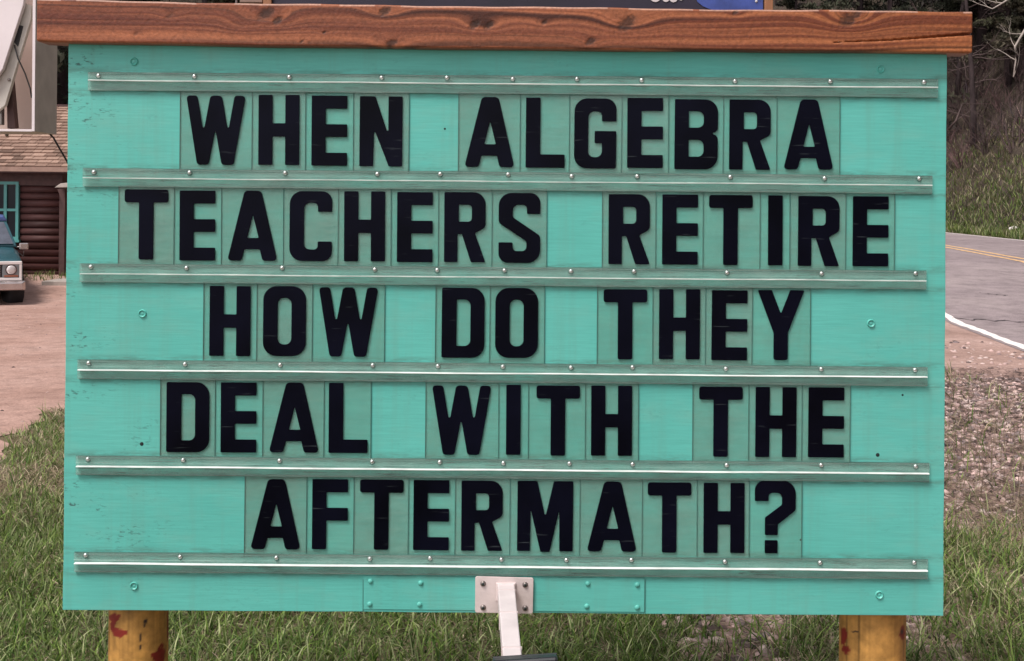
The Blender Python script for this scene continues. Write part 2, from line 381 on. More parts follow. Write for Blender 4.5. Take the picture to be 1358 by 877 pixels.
# outline slightly uneven along the edges, as sawn plywood
out = []
for a, b in ((c[3], c[2]), (c[2], c[1]), (c[1], c[0]), (c[0], c[3])):
    for i in range(n):
        p = a.lerp(b, i/n); j = .0007
        out.append((p.x + random.uniform(-j, j), p.z + random.uniform(-j, j)))
pb.prism(out, 'y', Y0, Y0 + .019)
panel = pb.build('panel', M['teal'], sign, bevel=.0015)
def on_sign(px, py, off=0): p = at(px, py, Y0); p.y = Y0 - off; return p
def screw(px, py, mat, r=.0095, h=.003, parent=panel, name='screw'):
    p = on_sign(px, py); o = MB().dome((p.x, p.y+.0002, p.z), r, h, 12).build(name, mat, parent, True)
    MB().box(p.x-r*.55, p.x+r*.55, p.y-h-.0009, p.y-h+.0003, p.z-.0012, p.z+.0012).build('slot', M['hole'] if mat != M['greenscrew'] else M['joint'], panel) if parent is None else None
    return o
for p in ((178, 82), (1168, 92), (189, 416), (1155, 429), (178, 777), (1166, 789)):
    q = on_sign(*p)
    ring = MB()
    # countersunk head in a shallow dished ring
    for r0, r1, d0, d1 in ((.0120, .0095, 0, .0040), (.0095, .0060, .0040, .0004), (.0060, 0.0001, .0004, .0022)):
        vs = []; nn = 14
        for k in range(nn):
            th = 2*math.pi*k/nn; vs.append((q.x + r0*math.cos(th), q.y - d0 - .0002, q.z + r0*math.sin(th)))
        for k in range(nn):
            th = 2*math.pi*k/nn; vs.append((q.x + r1*math.cos(th), q.y - d1 - .0002, q.z + r1*math.sin(th)))
        ring.add(vs, [(k, (k+1) % nn, nn + (k+1) % nn, nn + k) for k in range(nn)])
    ring.build('screw', M['greenscrew'], sign, True)
for p, r in (((188, 589), .0055), ((1164, 603.5), .0055), ((1197, 524), .003), ((1062, 716), .003), ((590, 171), .003)):
    q = on_sign(*p); MB().dome((q.x, q.y, q.z), r, .0008, 10).build('screw_hole', M['hole'], panel, True)
# long riveted patch at the foot of the panel
def quad_plate(px, d0, d1):
    b = MB(); v = [on_sign(*p) for p in px]
    b.prism([(p.x, p.z) for p in v], 'y', Y0 - d1, Y0 - d0); return b
patch = quad_plate([(482, 808), (854.5, 812), (855, 767), (482, 763)], -.001, .0022).build('patch_plate', M['teal'], sign, bevel=.0012)
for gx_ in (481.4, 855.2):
    g_ = on_sign(gx_, 790); MB().box(g_.x-.0006, g_.x+.0006, Y0-.0026, Y0-.0002, g_.z-.045, g_.z+.045).build('edge_shadow_line', M['joint'], patch)  # thin dark box strengthens the weak edge shadow at each patch end
for p in ((491.5, 770.5), (558, 773), (490.5, 801), (556.5, 801.5), (779.5, 774), (845, 775.5), (778, 804), (845, 805.5)):
    q = on_sign(*p, .0022); MB().dome(q, .0075, .005, 12).build('screw', M['greenscrew'], patch, True)
# ---- rails
RAIL = [(118, 1243, 101, 112, 125), (111, 1235.5, 228.5, 241, 252.5), (107, 1227.5, 354.5, 367.5, 379),
        (104, 1229, 482, 494.5, 507), (102, 1231.5, 609, 622, 634), (99.5, 1229.5, 736.8, 750, 762.5)]
RIV = [[132, 259, 384.4, 506.6, 593, 680, 765, 850.6, 974, 1100, 1224], [126, 252.5, 379, 501, 584, 674, 758, 844.6, 967.7, 1092.6, 1217.6],
       [122, 248.5, 375, 497.6, 580, 669, 757, 840.5, 963.5, 1088.6, 1212.9], [119, 246.5, 372.4, 494.8, 581, 667, 757, 838.5, 962, 1088, 1212],
       [118, 244, 371.6, 494, 583.4, 667.6, 755, 838.6, 963, 1088, 1213], [115, 240, 367.4, 491, 570.6, 665, 751, 837, 960.6, 1086.5, 1211]]
def zz(py679): return at(679, py679, Y0).z
def wavy_bar(x0, x1, prof, amp, seed, n=120):
    """extrude a (depth, z) profile along the sign with a slight sag between fixings"""
    b = MB(); k = len(prof); rs = random.Random(seed); ph = [rs.uniform(0, 6) for _ in range(4)]
    vs = []; fs = []
    for i in range(n+1):
        f = i/n; x = x0 + (x1-x0)*f
        dz = amp*(math.sin(f*17+ph[0]) + .6*math.sin(f*39+ph[1])); dy = amp*.8*(math.sin(f*57+ph[2]) + math.sin(f*23+ph[3]))
        for (d, z) in prof: vs.append((x, Y0 - d - dy - amp*1.6, z + dz))
    for i in range(n):
        for j in range(k): a, b_ = i*k+j, i*k+(j+1) % k; fs.append((a, b_, b_+k, a+k))
    fs += [tuple(range(k)), tuple(range(n*k, (n+1)*k))]
    return b.add(vs, fs)
for r, (xa, xb, t_, h_, b_) in enumerate(RAIL):
    xa_, xb_ = on_sign(xa, t_).x, on_sign(xb, t_).x; zt, zh, zb = zz(t_), zz(h_), zz(b_)
    D1, D2 = .0052, .0074
    # hooked strip: flat upper web with a thin rib, flat lower lip
    o = wavy_bar(xa_, xb_, [(D1, zb), (D2, zb), (D2, zh-.004), (D2, zh+.006), (D2+.0016, zh+.0075), (D2, zh+.009), (D2, zt), (D1, zt)], .0004, r).build('rail', M['rail'], sign, True)
    for p in o.data.polygons: p.use_smooth = False
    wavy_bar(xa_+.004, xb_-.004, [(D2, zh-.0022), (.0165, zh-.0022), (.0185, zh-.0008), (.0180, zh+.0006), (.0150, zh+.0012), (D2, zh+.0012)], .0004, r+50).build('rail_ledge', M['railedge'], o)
    wavy_bar(xa_ + .002, xb_-.001, [(.0004, zb-.0005), (D1, zb-.0005), (D1, zb+.0012), (.0004, zb+.0012)], .0003, r+90).build('lip_edge', M['joint'], o)
    wavy_bar(xa_, xb_, [(.0002, zt-.0005), (D1+.0002, zt-.0005), (D1+.0002, zt+.0009), (.0002, zt+.0009)], .0004, r+120).build('web_edge', M['joint'], o)
    # crease in the plastic, pulled towards each rivet
    cx = [on_sign(x, t_).x for x in RIV[r]]; cp = []; amp_ = [random.choice((0, 0, .0030, .0045, -.0030)) for _ in cx]
    for i in range(361):
        x = xa_ + .003 + (xb_-xa_-.006)*i/360
        cp.append((x, Y0 - D2 - .0007, zt - .0052 + sum(a_*math.exp(-abs(x-c_)/.022) for a_, c_ in zip(amp_, cx)) + .0004*math.sin(x*40+r)))
    MB().tube(cp, .0006, 4).build('crease', M['joint'], o)
    for x in RIV[r]:
        q = on_sign(x, t_ + (x-679)*ROLL + 4 + random.uniform(-.8, .8), D2)
        MB().dome(q, .0062, .0055, 12).build('rivet', M['zinc'], o, True)
        MB().dome((q.x, q.y+.0004, q.z - .0012), .0082, .0012, 12).build('washer', M['joint'], o, True)
# ---- beam
def rowz(v): return v
bx0, bx1 = at(49, 25, Y0-.042).x, at(1289.5, 40, Y0-.042).x
nst, nf = 900, 56
BY = Y0 - .042
xs = np.linspace(bx0, bx1, nst)
pxs = CX + xs/BY*F
ztop = np.array([at(p, np.interp(p, [49, 340, 679, 1020, 1290], [-1.5, 4.5, 8.5, 12.8, 15.2]), BY).z for p in pxs]) + .0010*np.sin(xs*9) + .0006*np.sin(xs*31)
zbot = np.array([at(p, np.interp(p, [49, 70, 340, 679, 1020, 1290], [54.5, 55.5, 60.5, 64.8, 67.5, 69.8]), BY).z for p in pxs]) + .0006*np.sin(xs*13+1)
u = np.linspace(0, 1, nf)
XX = xs[:, None]*np.ones((1, nf)); ZZ = zbot[:, None]*(1-u) + ztop[:, None]*u
rr = .006; edge = np.minimum(u, 1-u)*.115
ed = np.where(edge < rr, rr - np.sqrt(np.maximum(rr*rr - (rr-edge)**2, 0)), 0)
def vnoise1(x, seed):
    r0 = np.random.default_rng(seed); tb = r0.random(4096); i = np.floor(x).astype(int); f = x-i; f = f*f*(3-2*f)
    return tb[i % 4096]*(1-f) + tb[(i+1) % 4096]*f
def vnoise2(x, y, seed):
    r0 = np.random.default_rng(seed); tb = r0.random((256, 256)); i = np.floor(x).astype(int); j = np.floor(y).astype(int); f = x-i; g = y-j
    f = f*f*(3-2*f); g = g*g*(3-2*g); i0, i1, j0, j1 = i % 256, (i+1) % 256, j % 256, (j+1) % 256
    return (tb[i0, j0]*(1-f) + tb[i1, j0]*f)*(1-g) + (tb[i0, j1]*(1-f) + tb[i1, j1]*f)*g
KN = [(320, 32, 9, .0), (352, 18, 13, 1), (368, 27, 8, 1), (510, 15, 10, 1), (519, 58, 9, 1), (629, 33, 9, 1), (648, 34, 8, 1), (722, 30, 5, 1), (783, 55, 8, 1), (831, 31, 15, 1),
      (1125, 26, 15, 1), (975, 17, 5, 1), (430, 43, 3, 1), (400, 55, 3, 1), (632, 60, 3, .3), (1135, 20, 9, 1), (225, 20, 6, .5), (180, 45, 4, .4)]
G = ZZ.copy(); K = np.zeros_like(G)
for (kx, ky, s, dk) in KN:
    p = at(kx, ky, BY); r_ = s/489.0
    dx = (XX-p.x); dz = (ZZ-p.z); e2 = (dx/(r_*2.6))**2 + (dz/(r_*1.2))**2
    G += .022*np.sign(dz+1e-6)*0 + .028*np.exp(-e2)*(s/12)
    K = np.maximum(K, dk*np.clip(1.3 - ((dx*math.cos(.6)+dz*math.sin(.6))**2/(r_*1.0)**2 + (dz*math.cos(.6)-dx*math.sin(.6))**2/(r_*.58)**2) + .7*(vnoise2(XX*260, ZZ*260, 15)-.5), 0, 1))
G += .006*np.sin(XX*2.1+.5) + .004*np.sin(XX*5.3+ZZ*20) + .0015*np.sin(XX*15)
# grain: soft stripes in warped height
g1 = vnoise2(XX*1.3, G*190+50, 3); g2 = vnoise2(XX*5, G*420+90, 4); g3 = vnoise2(XX*.9, G*70+20, 5)
grain = .45*g1 + .2*g2 + .5*g3 - .04
line = np.clip((vnoise2(XX*.7, G*150+11, 6)-.72)*5, 0, 1)[..., None]
crk_z = np.interp(CX + XX/BY*F, [1100, 1180, 1292], [at(1100, 56.5, BY).z, at(1180, 53, BY).z, at(1292, 44.5, BY).z])
crk_w = np.interp(CX + XX/BY*F, [1095, 1130, 1292], [0, .0014, .0042])
crack = np.clip(1 - np.abs(ZZ-crk_z)/np.maximum(crk_w, 1e-5), 0, 1)*(crk_w > 0)
YY = BY + ed + .0011*grain + .014*np.minimum(crack*2, 1) + .0012*K
lo, hi = np.array((.135, .034, .018)), np.array((.37, .125, .058))
shade = np.clip((grain-.32)*2.0, 0, 1)[..., None]; COL = (lo*(1-shade) + hi*shade)*(1-.60*line)
COL = COL*(1 + .12*(vnoise2(XX*3, ZZ*12+9, 8)-.5))[..., None]
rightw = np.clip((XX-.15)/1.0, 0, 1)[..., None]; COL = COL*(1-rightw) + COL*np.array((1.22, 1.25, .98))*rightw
COL = COL*(1-.78*K[..., None]) + np.array((.022, .010, .007))*K[..., None]**.7
top_highlight = (u > .955)[None, :]*np.ones((nst, 1)); te = (top_highlight*(vnoise2(XX*14, XX*0, 12) > .25)*.55)[..., None]; COL = COL*(1-te) + np.array((.52, .33, .26))*te  # broken highlight along the top edge, painted into the wood colour
# ring: front face, then back face
vF = np.stack([XX, YY, ZZ], -1)
ncol = nf + 2
V = np.concatenate([vF, np.stack([xs, np.full(nst, BY+.085), ztop], -1)[:, None, :], np.stack([xs, np.full(nst, BY+.085), zbot], -1)[:, None, :]], 1)
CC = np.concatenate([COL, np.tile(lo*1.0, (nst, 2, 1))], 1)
idx = np.arange(nst*ncol).reshape(nst, ncol); nx_ = np.roll(idx, -1, axis=1)
q = np.stack([idx[:-1], idx[1:], nx_[1:], nx_[:-1]], -1).reshape(-1, 4)
loops = np.concatenate([q.ravel(), idx[0], idx[-1][::-1]]); starts = np.concatenate([np.arange(0, len(q)*4, 4), [len(q)*4, len(q)*4+ncol]])
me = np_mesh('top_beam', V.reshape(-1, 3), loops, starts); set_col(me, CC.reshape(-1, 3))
import bmesh
bm = bmesh.new(); bm.from_mesh(me); bmesh.ops.recalc_face_normals(bm, faces=bm.faces); bm.to_mesh(me); bm.free()
M['beam'] = attr_mat('stained_wood', .5, 0, .35, 120)
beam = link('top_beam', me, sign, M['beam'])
# ---- posts (peeled logs, yellow with red paint left on them)
M['post'] = attr_mat('yellow_post', .55, 0, .35, 45)
def log_post(px0, px1, red, dark, slits, seed):
    d = Y0 + .021; w = (px1-px0)/F; r = w*d/2/(1-w/2)*.99; yc = d + r + .002
    xc = ((px0+px1)/2 - CX - (HY-845)*ROLL)/F*(yc) ; nz, na = 520, 96
    z = np.linspace(-.2, 2.02, nz)[:, None]*np.ones((1, na)); a = np.linspace(0, 2*math.pi, na+1)[:-1][None, :]*np.ones((nz, 1))
    rd = r*(1 + .02*np.sin(z*3+seed) + .012*np.sin(3*a+z*4) + .008*np.sin(7*a+seed))
    x = xc + rd*np.sin(a); y = yc - rd*np.cos(a)
    px = CX + x/np.maximum(y, .1)*F + (HY-845)*ROLL*1; py = HY - (z-EYE)/y*F + x/y*F*ROLL
    nz_ = vnoise2(a*2.2+seed, z*22, 20+seed) ; base = np.array((.44, .225, .058))*(.75 + .45*nz_[..., None])
    base *= (1 + .34*(vnoise2(a*16, z*4, 30+seed)-.5))[..., None]
    ck = np.clip((vnoise2(a*9, z*2.2, 33+seed)-.80)*8, 0, 1)[..., None]; base = base*(1-.55*ck)
    front = np.cos(a) > 0
    def blob(cx, cy, rx, ry, jag): return np.clip(1.6*(1 - ((px-cx)/rx)**2 - ((py-cy)/ry)**2) + jag*(vnoise2(px/3.1, py/3.1, 40)-.5), 0, 1)*front
    for (bx, by, rx, ry) in red:
        k = np.clip(blob(bx, by, rx, ry, 1.9)*2, 0, 1)[..., None]; base = base*(1-k) + np.array((.20, .018, .012))*k
    for (bx, by, rx, ry) in dark:
        k = blob(bx, by, rx, ry, .8)[..., None]; base = base*(1-k) + np.array((.03, .02, .02))*k
    # red scraps on the rest of the log
    rest = (vnoise2(a*1.9+5, z*9+seed, 50+seed) > .78) & ((py > 885) | ~front); base[rest] = (.20, .02, .015)
    v = np.stack([x, y, z], -1).reshape(-1, 3); i = np.arange(nz*na).reshape(nz, na); j = np.roll(i, -1, 1)
    q = np.stack([i[:-1], j[:-1], j[1:], i[1:]], -1).reshape(-1, 4)
    me = np_mesh('post', v, np.concatenate([q.ravel(), i[-1]]), np.append(np.arange(0, len(q)*4, 4), len(q)*4), True); set_col(me, base.reshape(-1, 3))
    link('post', me, sign, M['post'])
log_post(145.5, 221, [(152, 821, 6, 8), (158, 839, 11, 7), (149, 831, 3, 8), (214, 866, 5, 14), (208, 872, 9, 7), (152, 818, 8, 4)], [(193, 824, 2.5, 4), (191, 829, 2, 3), (186, 859, 2.2, 4), (186, 845, 1.2, 7)], [], 1)
log_post(1113.5, 1200.5, [(1119, 842, 5, 9), (1122, 862, 6, 6), (1118, 850, 4, 5), (1197, 840, 4, 9)], [(1196, 838, 2, 4), (1134, 838, 6, 1.2)], [], 4)
# ------------------------------------------------------------------ letters
T1 = 1.2
def ring(w, h, r, x0=0, y0=0): return [(x0, y0, r), (x0+w, y0, r), (x0+w, y0+h, r), (x0, y0+h, r)]
GL = {
'H': [[(0,0),(18.5,0),(18.5,37.5),(35.5,37.5),(35.5,0),(54,0),(54,92.5),(35.5,92.5),(35.5,55),(18.5,55),(18.5,92.5),(0,92.5)]],
'E': [[(0,0),(47,0),(47,17),(18.5,17),(18.5,38),(47,38),(47,54.7),(18.5,54.7),(18.5,75.5),(47,75.5),(47,92.5),(0,92.5)]],
'F': [[(0,0),(18.5,0),(18.5,38),(47,38),(47,54.7),(18.5,54.7),(18.5,75.5),(47,75.5),(47,92.5),(0,92.5)]],
'T': [[(19,0,2),(38,0,2),(38,75.5),(57.5,75.5,3),(57.5,92.5,3),(0,92.5,3),(0,75.5,3),(19,75.5)]],
'L': [[(0,0),(51.5,0),(51.5,17.5),(19,17.5),(19,92.5),(0,92.5)]],
'I': [[(0,0),(19,0),(19,92.5),(0,92.5)]],
'N': [[(0,0),(18,0),(19,50),(39,0),(56.5,0),(56.5,92.5),(38,92.5),(38,41),(20.5,92.5),(0,92.5)]],
'A': [[(0,0,4),(18.5,0,4),(22.5,15,1.5),(43,15,1.5),(46.5,0,4),(66,0,4),(44.5,92.5,6),(22.5,92.5,6)], [(26,30),(41.5,30),(33.6,61,.5)]],
'W': [[(15,0,4),(30,0,4),(38.8,48,1),(47.5,0,4),(63,0,4),(78.5,91.5,4),(64,91.5,4),(55.5,42,1.5),(47,91.5,5),(32,91.5,5),(23,42,1.5),(14.5,91.5,4),(0,91.5,4)]],
'M': [[(0,0),(17,0),(17.5,56,.5),(31,-1),(43,-1),(55.5,56,.5),(56,0),(73.5,0),(73.5,92.5),(48,92.5),(37,44),(26,92.5),(0,92.5)]],
'R': [[(0,0),(17.5,0),(17.5,37),(23.5,37),(35.5,0),(54.5,0),(40.5,38.5,2),(54.5,46,8),(54.5,92.5,16),(0,92.5)], [(19,53.5,1),(36.5,53.5,5),(36.5,76,5),(19,76,1)]],
'B': [[(0,0),(57,0,17),(57,44,10),(48.5,47.5,1),(57,51,10),(57,92.5,17),(0,92.5)], [(18.5,16.5,1),(38.5,16.5,8),(38.5,39,8),(18.5,39,1)], [(18.5,55,1),(38.5,55,8),(38.5,77,8),(18.5,77,1)]],
'D': [[(0,0,2),(56.5,0,17),(56.5,92.5,17),(0,92.5,2)], [(19.5,15.5,1),(38,15.5,8),(38,77,8),(19.5,77,1)]],
'O': [ring(56.5, 92.5, 18), ring(18.5, 62, 8.5, 19, 15.2)],
'C': [[(0,0,17),(56,0,17),(56,26),(37.5,26),(37.5,15.3,8),(19,15.3,8),(19,77.2,8),(37.5,77.2,8),(37.5,65.5),(56,65.5),(56,92.5,17),(0,92.5,17)]],
'G': [[(0,0,17),(55.5,0,3),(55.5,49.5),(27,49.5),(27,33.5),(36.8,33.5),(36.8,14.8,8),(18.3,14.8,8),(18.3,75.5,8),(36.5,75.5,8),(36.5,62.5),(55.5,62.5),(55.5,92.5,17),(0,92.5,17)]],
'S': [[(55,65),(37.5,65),(37.5,77,8),(18.5,77,8),(18.5,60.5,4),(55,36,7),(55,0,17),(0,0,17),(0,27),(18.5,27),(18.5,15.5,8),(37,15.5,8),(37,28.5,4),(0,53,7),(0,92.5,17),(55,92.5,17)]],
'Y': [[(21.3,0,3),(40,0,3),(40,36,2),(61.5,92.5),(43,92.5),(30.7,61,1),(18.5,92.5),(0,92.5),(21.3,36,2)]],
'?': [[(13.7,24),(30.5,24),(30.5,38,2),(54,57,6),(54,96,17),(0,96,17),(0,69),(18,69),(18,80,7),(36,80,7),(36,64,4),(13.7,47,3)], [(13.7,0),(30.5,0),(30.5,17),(13.7,17)]],
}
def rounded(poly):
    pts = []; n = len(poly)
    for i in range(n):
        p = poly[i]; r = p[2] if len(p) > 2 else T1; P = Vector(p[:2]); A = Vector(poly[i-1][:2]) - P; B = Vector(poly[(i+1) % n][:2]) - P
        la, lb = A.length, B.length; A.normalize(); B.normalize()
        cosang = max(-1, min(1, A.dot(B))); ang = math.acos(cosang)
        if r < .05 or ang > 3.05: pts.append(P); continue
        t_ = min(r/math.tan(ang/2), la*.48, lb*.48); steps = 7 if r > 4 else 3
        a, b = P + A*t_, P + B*t_
        rr_ = t_*math.tan(ang/2); bis = (A+B).normalized(); cen = P + bis*(rr_/math.sin(ang/2))
        a0 = math.atan2(a.y-cen.y, a.x-cen.x); a1 = math.atan2(b.y-cen.y, b.x-cen.x); da = (a1-a0+math.pi) % (2*math.pi) - math.pi
        for k in range(steps+1):
            th = a0 + da*k/steps; pts.append(cen + Vector((math.cos(th), math.sin(th)))*rr_)
    return pts
U = 1/478.0
glyphs = {}
def glyph(ch):
    if ch in glyphs: return glyphs[ch]
    cu = bpy.data.curves.new('letter', 'CURVE'); cu.dimensions = '2D'; cu.fill_mode = 'BOTH'; cu.extrude = .0008; cu.bevel_depth = .0002; cu.bevel_resolution = 0
    for poly in GL[ch]:
        pts = rounded(poly); sp = cu.splines.new('POLY'); sp.points.add(len(pts)-1); sp.use_cyclic_u = True
        for k, p in enumerate(pts): sp.points[k].co = (p.x*U, p.y*U, 0, 1)
    ob = bpy.data.objects.new('tmp', cu); C.objects.link(ob)
    me = bpy.data.meshes.new_from_object(ob.evaluated_get(bpy.context.evaluated_depsgraph_get()))
    bpy.data.objects.remove(ob)
    me.transform(Matrix.Rotation(R(90), 4, 'X'))     # stands up, faces the camera
    me.name = 'letter'; me.materials.clear(); me.materials.append(M['letter']); glyphs[ch] = me; return me
ROWS = [
 (222, [('WHEN', [247, 343, 413.3, 476.8]), ('ALGEBRA', [616, 697, 761, 831.5, 894, 966.5, 1038.5])]),
 (348.7, [('TEACHERS', [165.5, 238.6, 302, 384, 456.5, 526.5, 589, 661]), ('RETIRE', [806.7, 877.7, 939.5, 1018, 1057.5, 1130])]),
 (474.6, [('HOW', [278, 349, 422.5]), ('DO', [585.5, 656.5]), ('THEY', [800, 873.5, 943, 1004])]),
 (602.8, [('DEAL', [221, 293, 357, 436]), ('WITH', [572.5, 671, 711, 783.6]), ('THE', [926.5, 1001, 1071])]),
 (730.2, [('AFTERMATH?', [332.5, 414, 477, 548, 611.6, 685.6, 778, 858.5, 932.5, 1000])])]
ORD = ['first', 'second', 'third', 'fourth', 'fifth', 'sixth', 'seventh', 'eighth', 'ninth', 'tenth']
RN = ['top row', 'second row', 'third row', 'fourth row', 'bottom row']
WID = {k: max(p[0] for p in v[0]) for k, v in GL.items()}
plate_mesh_mat = M['plate']
for ri, (base, words) in enumerate(ROWS):
    z0 = zz(RAIL[ri+1][2] + 3); z1 = zz(RAIL[ri][4] - 2)
    for word, lefts in words:
        ends = [l + WID[ch] for l, ch in zip(lefts, word)]
        for k, ch in enumerate(word):
            l, e = lefts[k], ends[k]
            a = l - 8.5 if k == 0 else (ends[k-1] + l)/2 + .35; b = e + 8.5 if k == len(word)-1 else (e + lefts[k+1])/2 - .35
            if ch == 'L' and word == 'DEAL': b = e + 4
            by = base + ((l+e)/2 - 679)*ROLL + random.uniform(-.5, .5)
            xo = on_sign(l, by).x; xa_, xb_ = on_sign(a, by).x, on_sign(b, by).x; zb_ = on_sign(l, base + (l-679)*ROLL).z + random.uniform(-.6, .6)*U
            pm = MB().box(xa_-xo, xb_-xo, -.0030, -.0010, z0-zb_, z1-zb_).mesh('letter_plate')
            pl = link('letter_plate', pm, None, M['plate']); pl.location = (xo, Y0, zb_)
            pl.rotation_euler = (0, R(random.uniform(-.2, .2)), 0)
            cn = 'question mark' if ch == '?' else 'letter ' + ch
            nm = 'AFTERMATH' if ch != '?' and word == 'AFTERMATH?' else word.rstrip('?')
            lab = ('black question mark on a clear plate after AFTERMATH in the bottom row' if ch == '?' else
                   'black letter %s on a clear plate, %s letter of %s in the %s' % (ch, ORD[k], nm, RN[ri]))
            tag(pl, lab, 'sign letter', 'black letters on clear plates slotted in the message board')
            gl = link('letter', glyph(ch), pl, None, inv=False); gl.location = (0, -.0043, 0)
            # thin dark edge of the plate
            if k == 0 or True:
                for q_ in ([xb_] if k else [xb_, xa_]):
                    eo = MB().box(q_-xo-.0006, q_-xo+.0007, -.0034, -.0002, z0-zb_, z1-zb_).mesh('plate_edge'); link('plate_edge', eo, pl, M['joint'], inv=False)
# ------------------------------------------------------------------ sign lamp on its arm
lp = empty('sign_lamp', on_sign(668, 790)); tag(lp, 'black floodlight on a white square arm bolted to the foot of the message board', 'lamp')
pc = [on_sign(630, 811), on_sign(706.5, 812.5), on_sign(707.5, 765), on_sign(630.5, 763)]
def rp(px, r):   # rounded quad in x,z
    return [q/1000 for q in rounded([(p.x*1000, p.z*1000, r*1000) for p in px])]
b = MB(); pts = rp(pc, .006); b.prism([(p.x, p.y) for p in pts], 'y', Y0-.0105, Y0-.0045); mp_ = b.build('mounting_plate', M['bracket'], lp, bevel=.0012)
for p in ((640.8, 772.5), (696.5, 774), (640.8, 804), (696.5, 805)):
    q = on_sign(*p, .0105); MB().dome(q, .0082, .0055, 12).build('bolt', M['bolt'], mp_, True)
    MB().dome((q.x, q.y-.0050, q.z), .0035, .0022, 8).build('bolt_tip', M['hole'], mp_, True)
A0 = on_sign(671, 781, .0106); A0.z -= .004
dE = Y0 - .56; pe = at(680, 888, dE); hw = .0238
A1 = Vector((pe.x, dE, pe.z))
ax = (A1-A0).normalized(); sx = Vector((0,0,1)).cross(ax).normalized(); up = ax.cross(sx)
if up.z < 0: up = -up
def bar(a, b, w0, w1, h0, h1, bld=None):
    bld = bld or MB(); vs = []
    for p, w, h in ((a, w0, h0), (b, w1, h1)):
        for s1, s2 in ((-1,-1), (1,-1), (1,1), (-1,1)): vs.append(p + sx*s1*w + up*s2*h)
    return bld.add(vs, [(0,1,2,3),(4,7,6,5),(0,4,5,1),(1,5,6,2),(2,6,7,3),(3,7,4,0)])
arm = bar(A0, A1, .0235, .0215, .0225, .0215).build('arm', M['white'], lp, bevel=.003)
wl = MB()   # weld collar at the plate
bar(A0, A0 + ax*.007, .028, .0265, .026, .0245, wl); wl.build('weld_collar', M['bracket'], lp, bevel=.002)
for f in (.10, .42, .86):   # slip joints
    p = A0.lerp(A1, f); bar(p - ax*.0012, p + ax*.0012, .0242, .0242, .0232, .0232).build('slip_joint', M['bracket'], arm)
# head: shallow box with glass turned up at the sign
hd = at(698, 869.5, dE - .005); hc = Vector((hd.x, dE - .03, hd.z - .052))
m4 = Matrix.Translation(hc) @ Matrix.Rotation(R(-4), 4, 'Y') @ Matrix.Rotation(R(-14), 4, 'X')
hb = MB(); hb.box(-.074, .074, -.028, .028, -.055, .055, m4); hs = hb.build('lamp_housing', M['black'], lp, bevel=.006)
fb = MB()
for k in range(9): fb.box(-.06 + k*.015 - .0015, -.06 + k*.015 + .0015, -.046, -.0285, -.045, .045, m4)
fb.build('cooling_fins', M['black'], hs)
MB().box(-.062, .062, .0283, .0315, -.043, .043, m4).build('lamp_glass', M['lens'], hs, bevel=.002)
rb = MB()
for (x0, x1, z0, z1) in ((-.074, .074, .0435, .0555), (-.074, .074, -.0555, -.0435), (-.0745, -.0625, -.0433, .0433), (.0625, .0745, -.0433, .0433)): rb.box(x0, x1, .0282, .036, z0, z1, m4)
rb.build('lamp_rim', M['black'], hs, bevel=.002)
yb = MB().tube([A1 - ax*.004, A1 + ax*.02, hc], .011, 8); yb.build('swivel', M['black'], lp, True)
# ------------------------------------------------------------------ logo board above the beam
lb = empty('logo_board', (0, Y0+.10, 2.2)); tag(lb, 'dark logo board with white lettering and a blue corner, standing above the beam', 'sign board')
YL = Y0 + .11
xl, xr = at(361, 0, YL).x, at(1013.5, 0, YL).x; zb_ = at(680, 16, YL).z
board_p = MB().box(xl, xr, YL, YL+.02, zb_ - .03, zb_ + .62).build('board', M['navy'], lb, bevel=.002)
xp0, xp1 = at(1014.5, 0, YL-.01).x, at(1025.5, 0, YL-.01).x
MB().box(xp0, xp1, YL-.01, YL+.03, zb_-.25, zb_+.66).build('frame_post', M['orangewood'], lb, bevel=.002)
MB().box(at(349, 0, YL-.01).x, at(360, 0, YL-.01).x, YL-.01, YL+.03, zb_-.25, zb_+.66).build('frame_post', M['orangewood'], lb, bevel=.002)
MB().box(at(318, 0, YL).x, at(349, 0, YL).x-.002, YL, YL+.02, at(330, 3.5, YL).z, zb_+.3).build('side_board', M['fascia'], lb, bevel=.002)
MB().tube([at(313.5, 30, YL), at(313.5, -200, YL)], .003, 8).build('pale_rod', M['white'], lb, True)
bl = [(925, 3), (932, 8.5), (945, 14), (1011.5, 15), (1011.5, -60), (985, -90), (940, -55), (915, -25)]
MB().prism([(at(x, y, YL).x, at(x, y, YL).z) for x, y in bl], 'y', YL-.002, YL-.0002).build('blue_shape', M['blue'], lb)
wm = MB()
for (x, y, w, h) in ((869, -3, 7, 6), (883, -2.5, 5, 5.5), (893, -3, 6, 6.5), (903, -4, 3.5, 5)):
    pts = [(at(x + w*math.cos(t*.524), y + h*math.sin(t*.524), YL).x, at(x + w*math.cos(t*.524), y + h*math.sin(t*.524), YL).z) for t in range(12)]
    wm.prism(pts, 'y', YL-.002, YL-.0002)
wm.build('white_lettering', M['white'], lb)
for (x, y) in ((1003, 2), (990, -8)):
    q = at(x, y, YL-.0022); MB().dome(q, .004, .002, 10).build('rivet', M['lens'], lb, True)
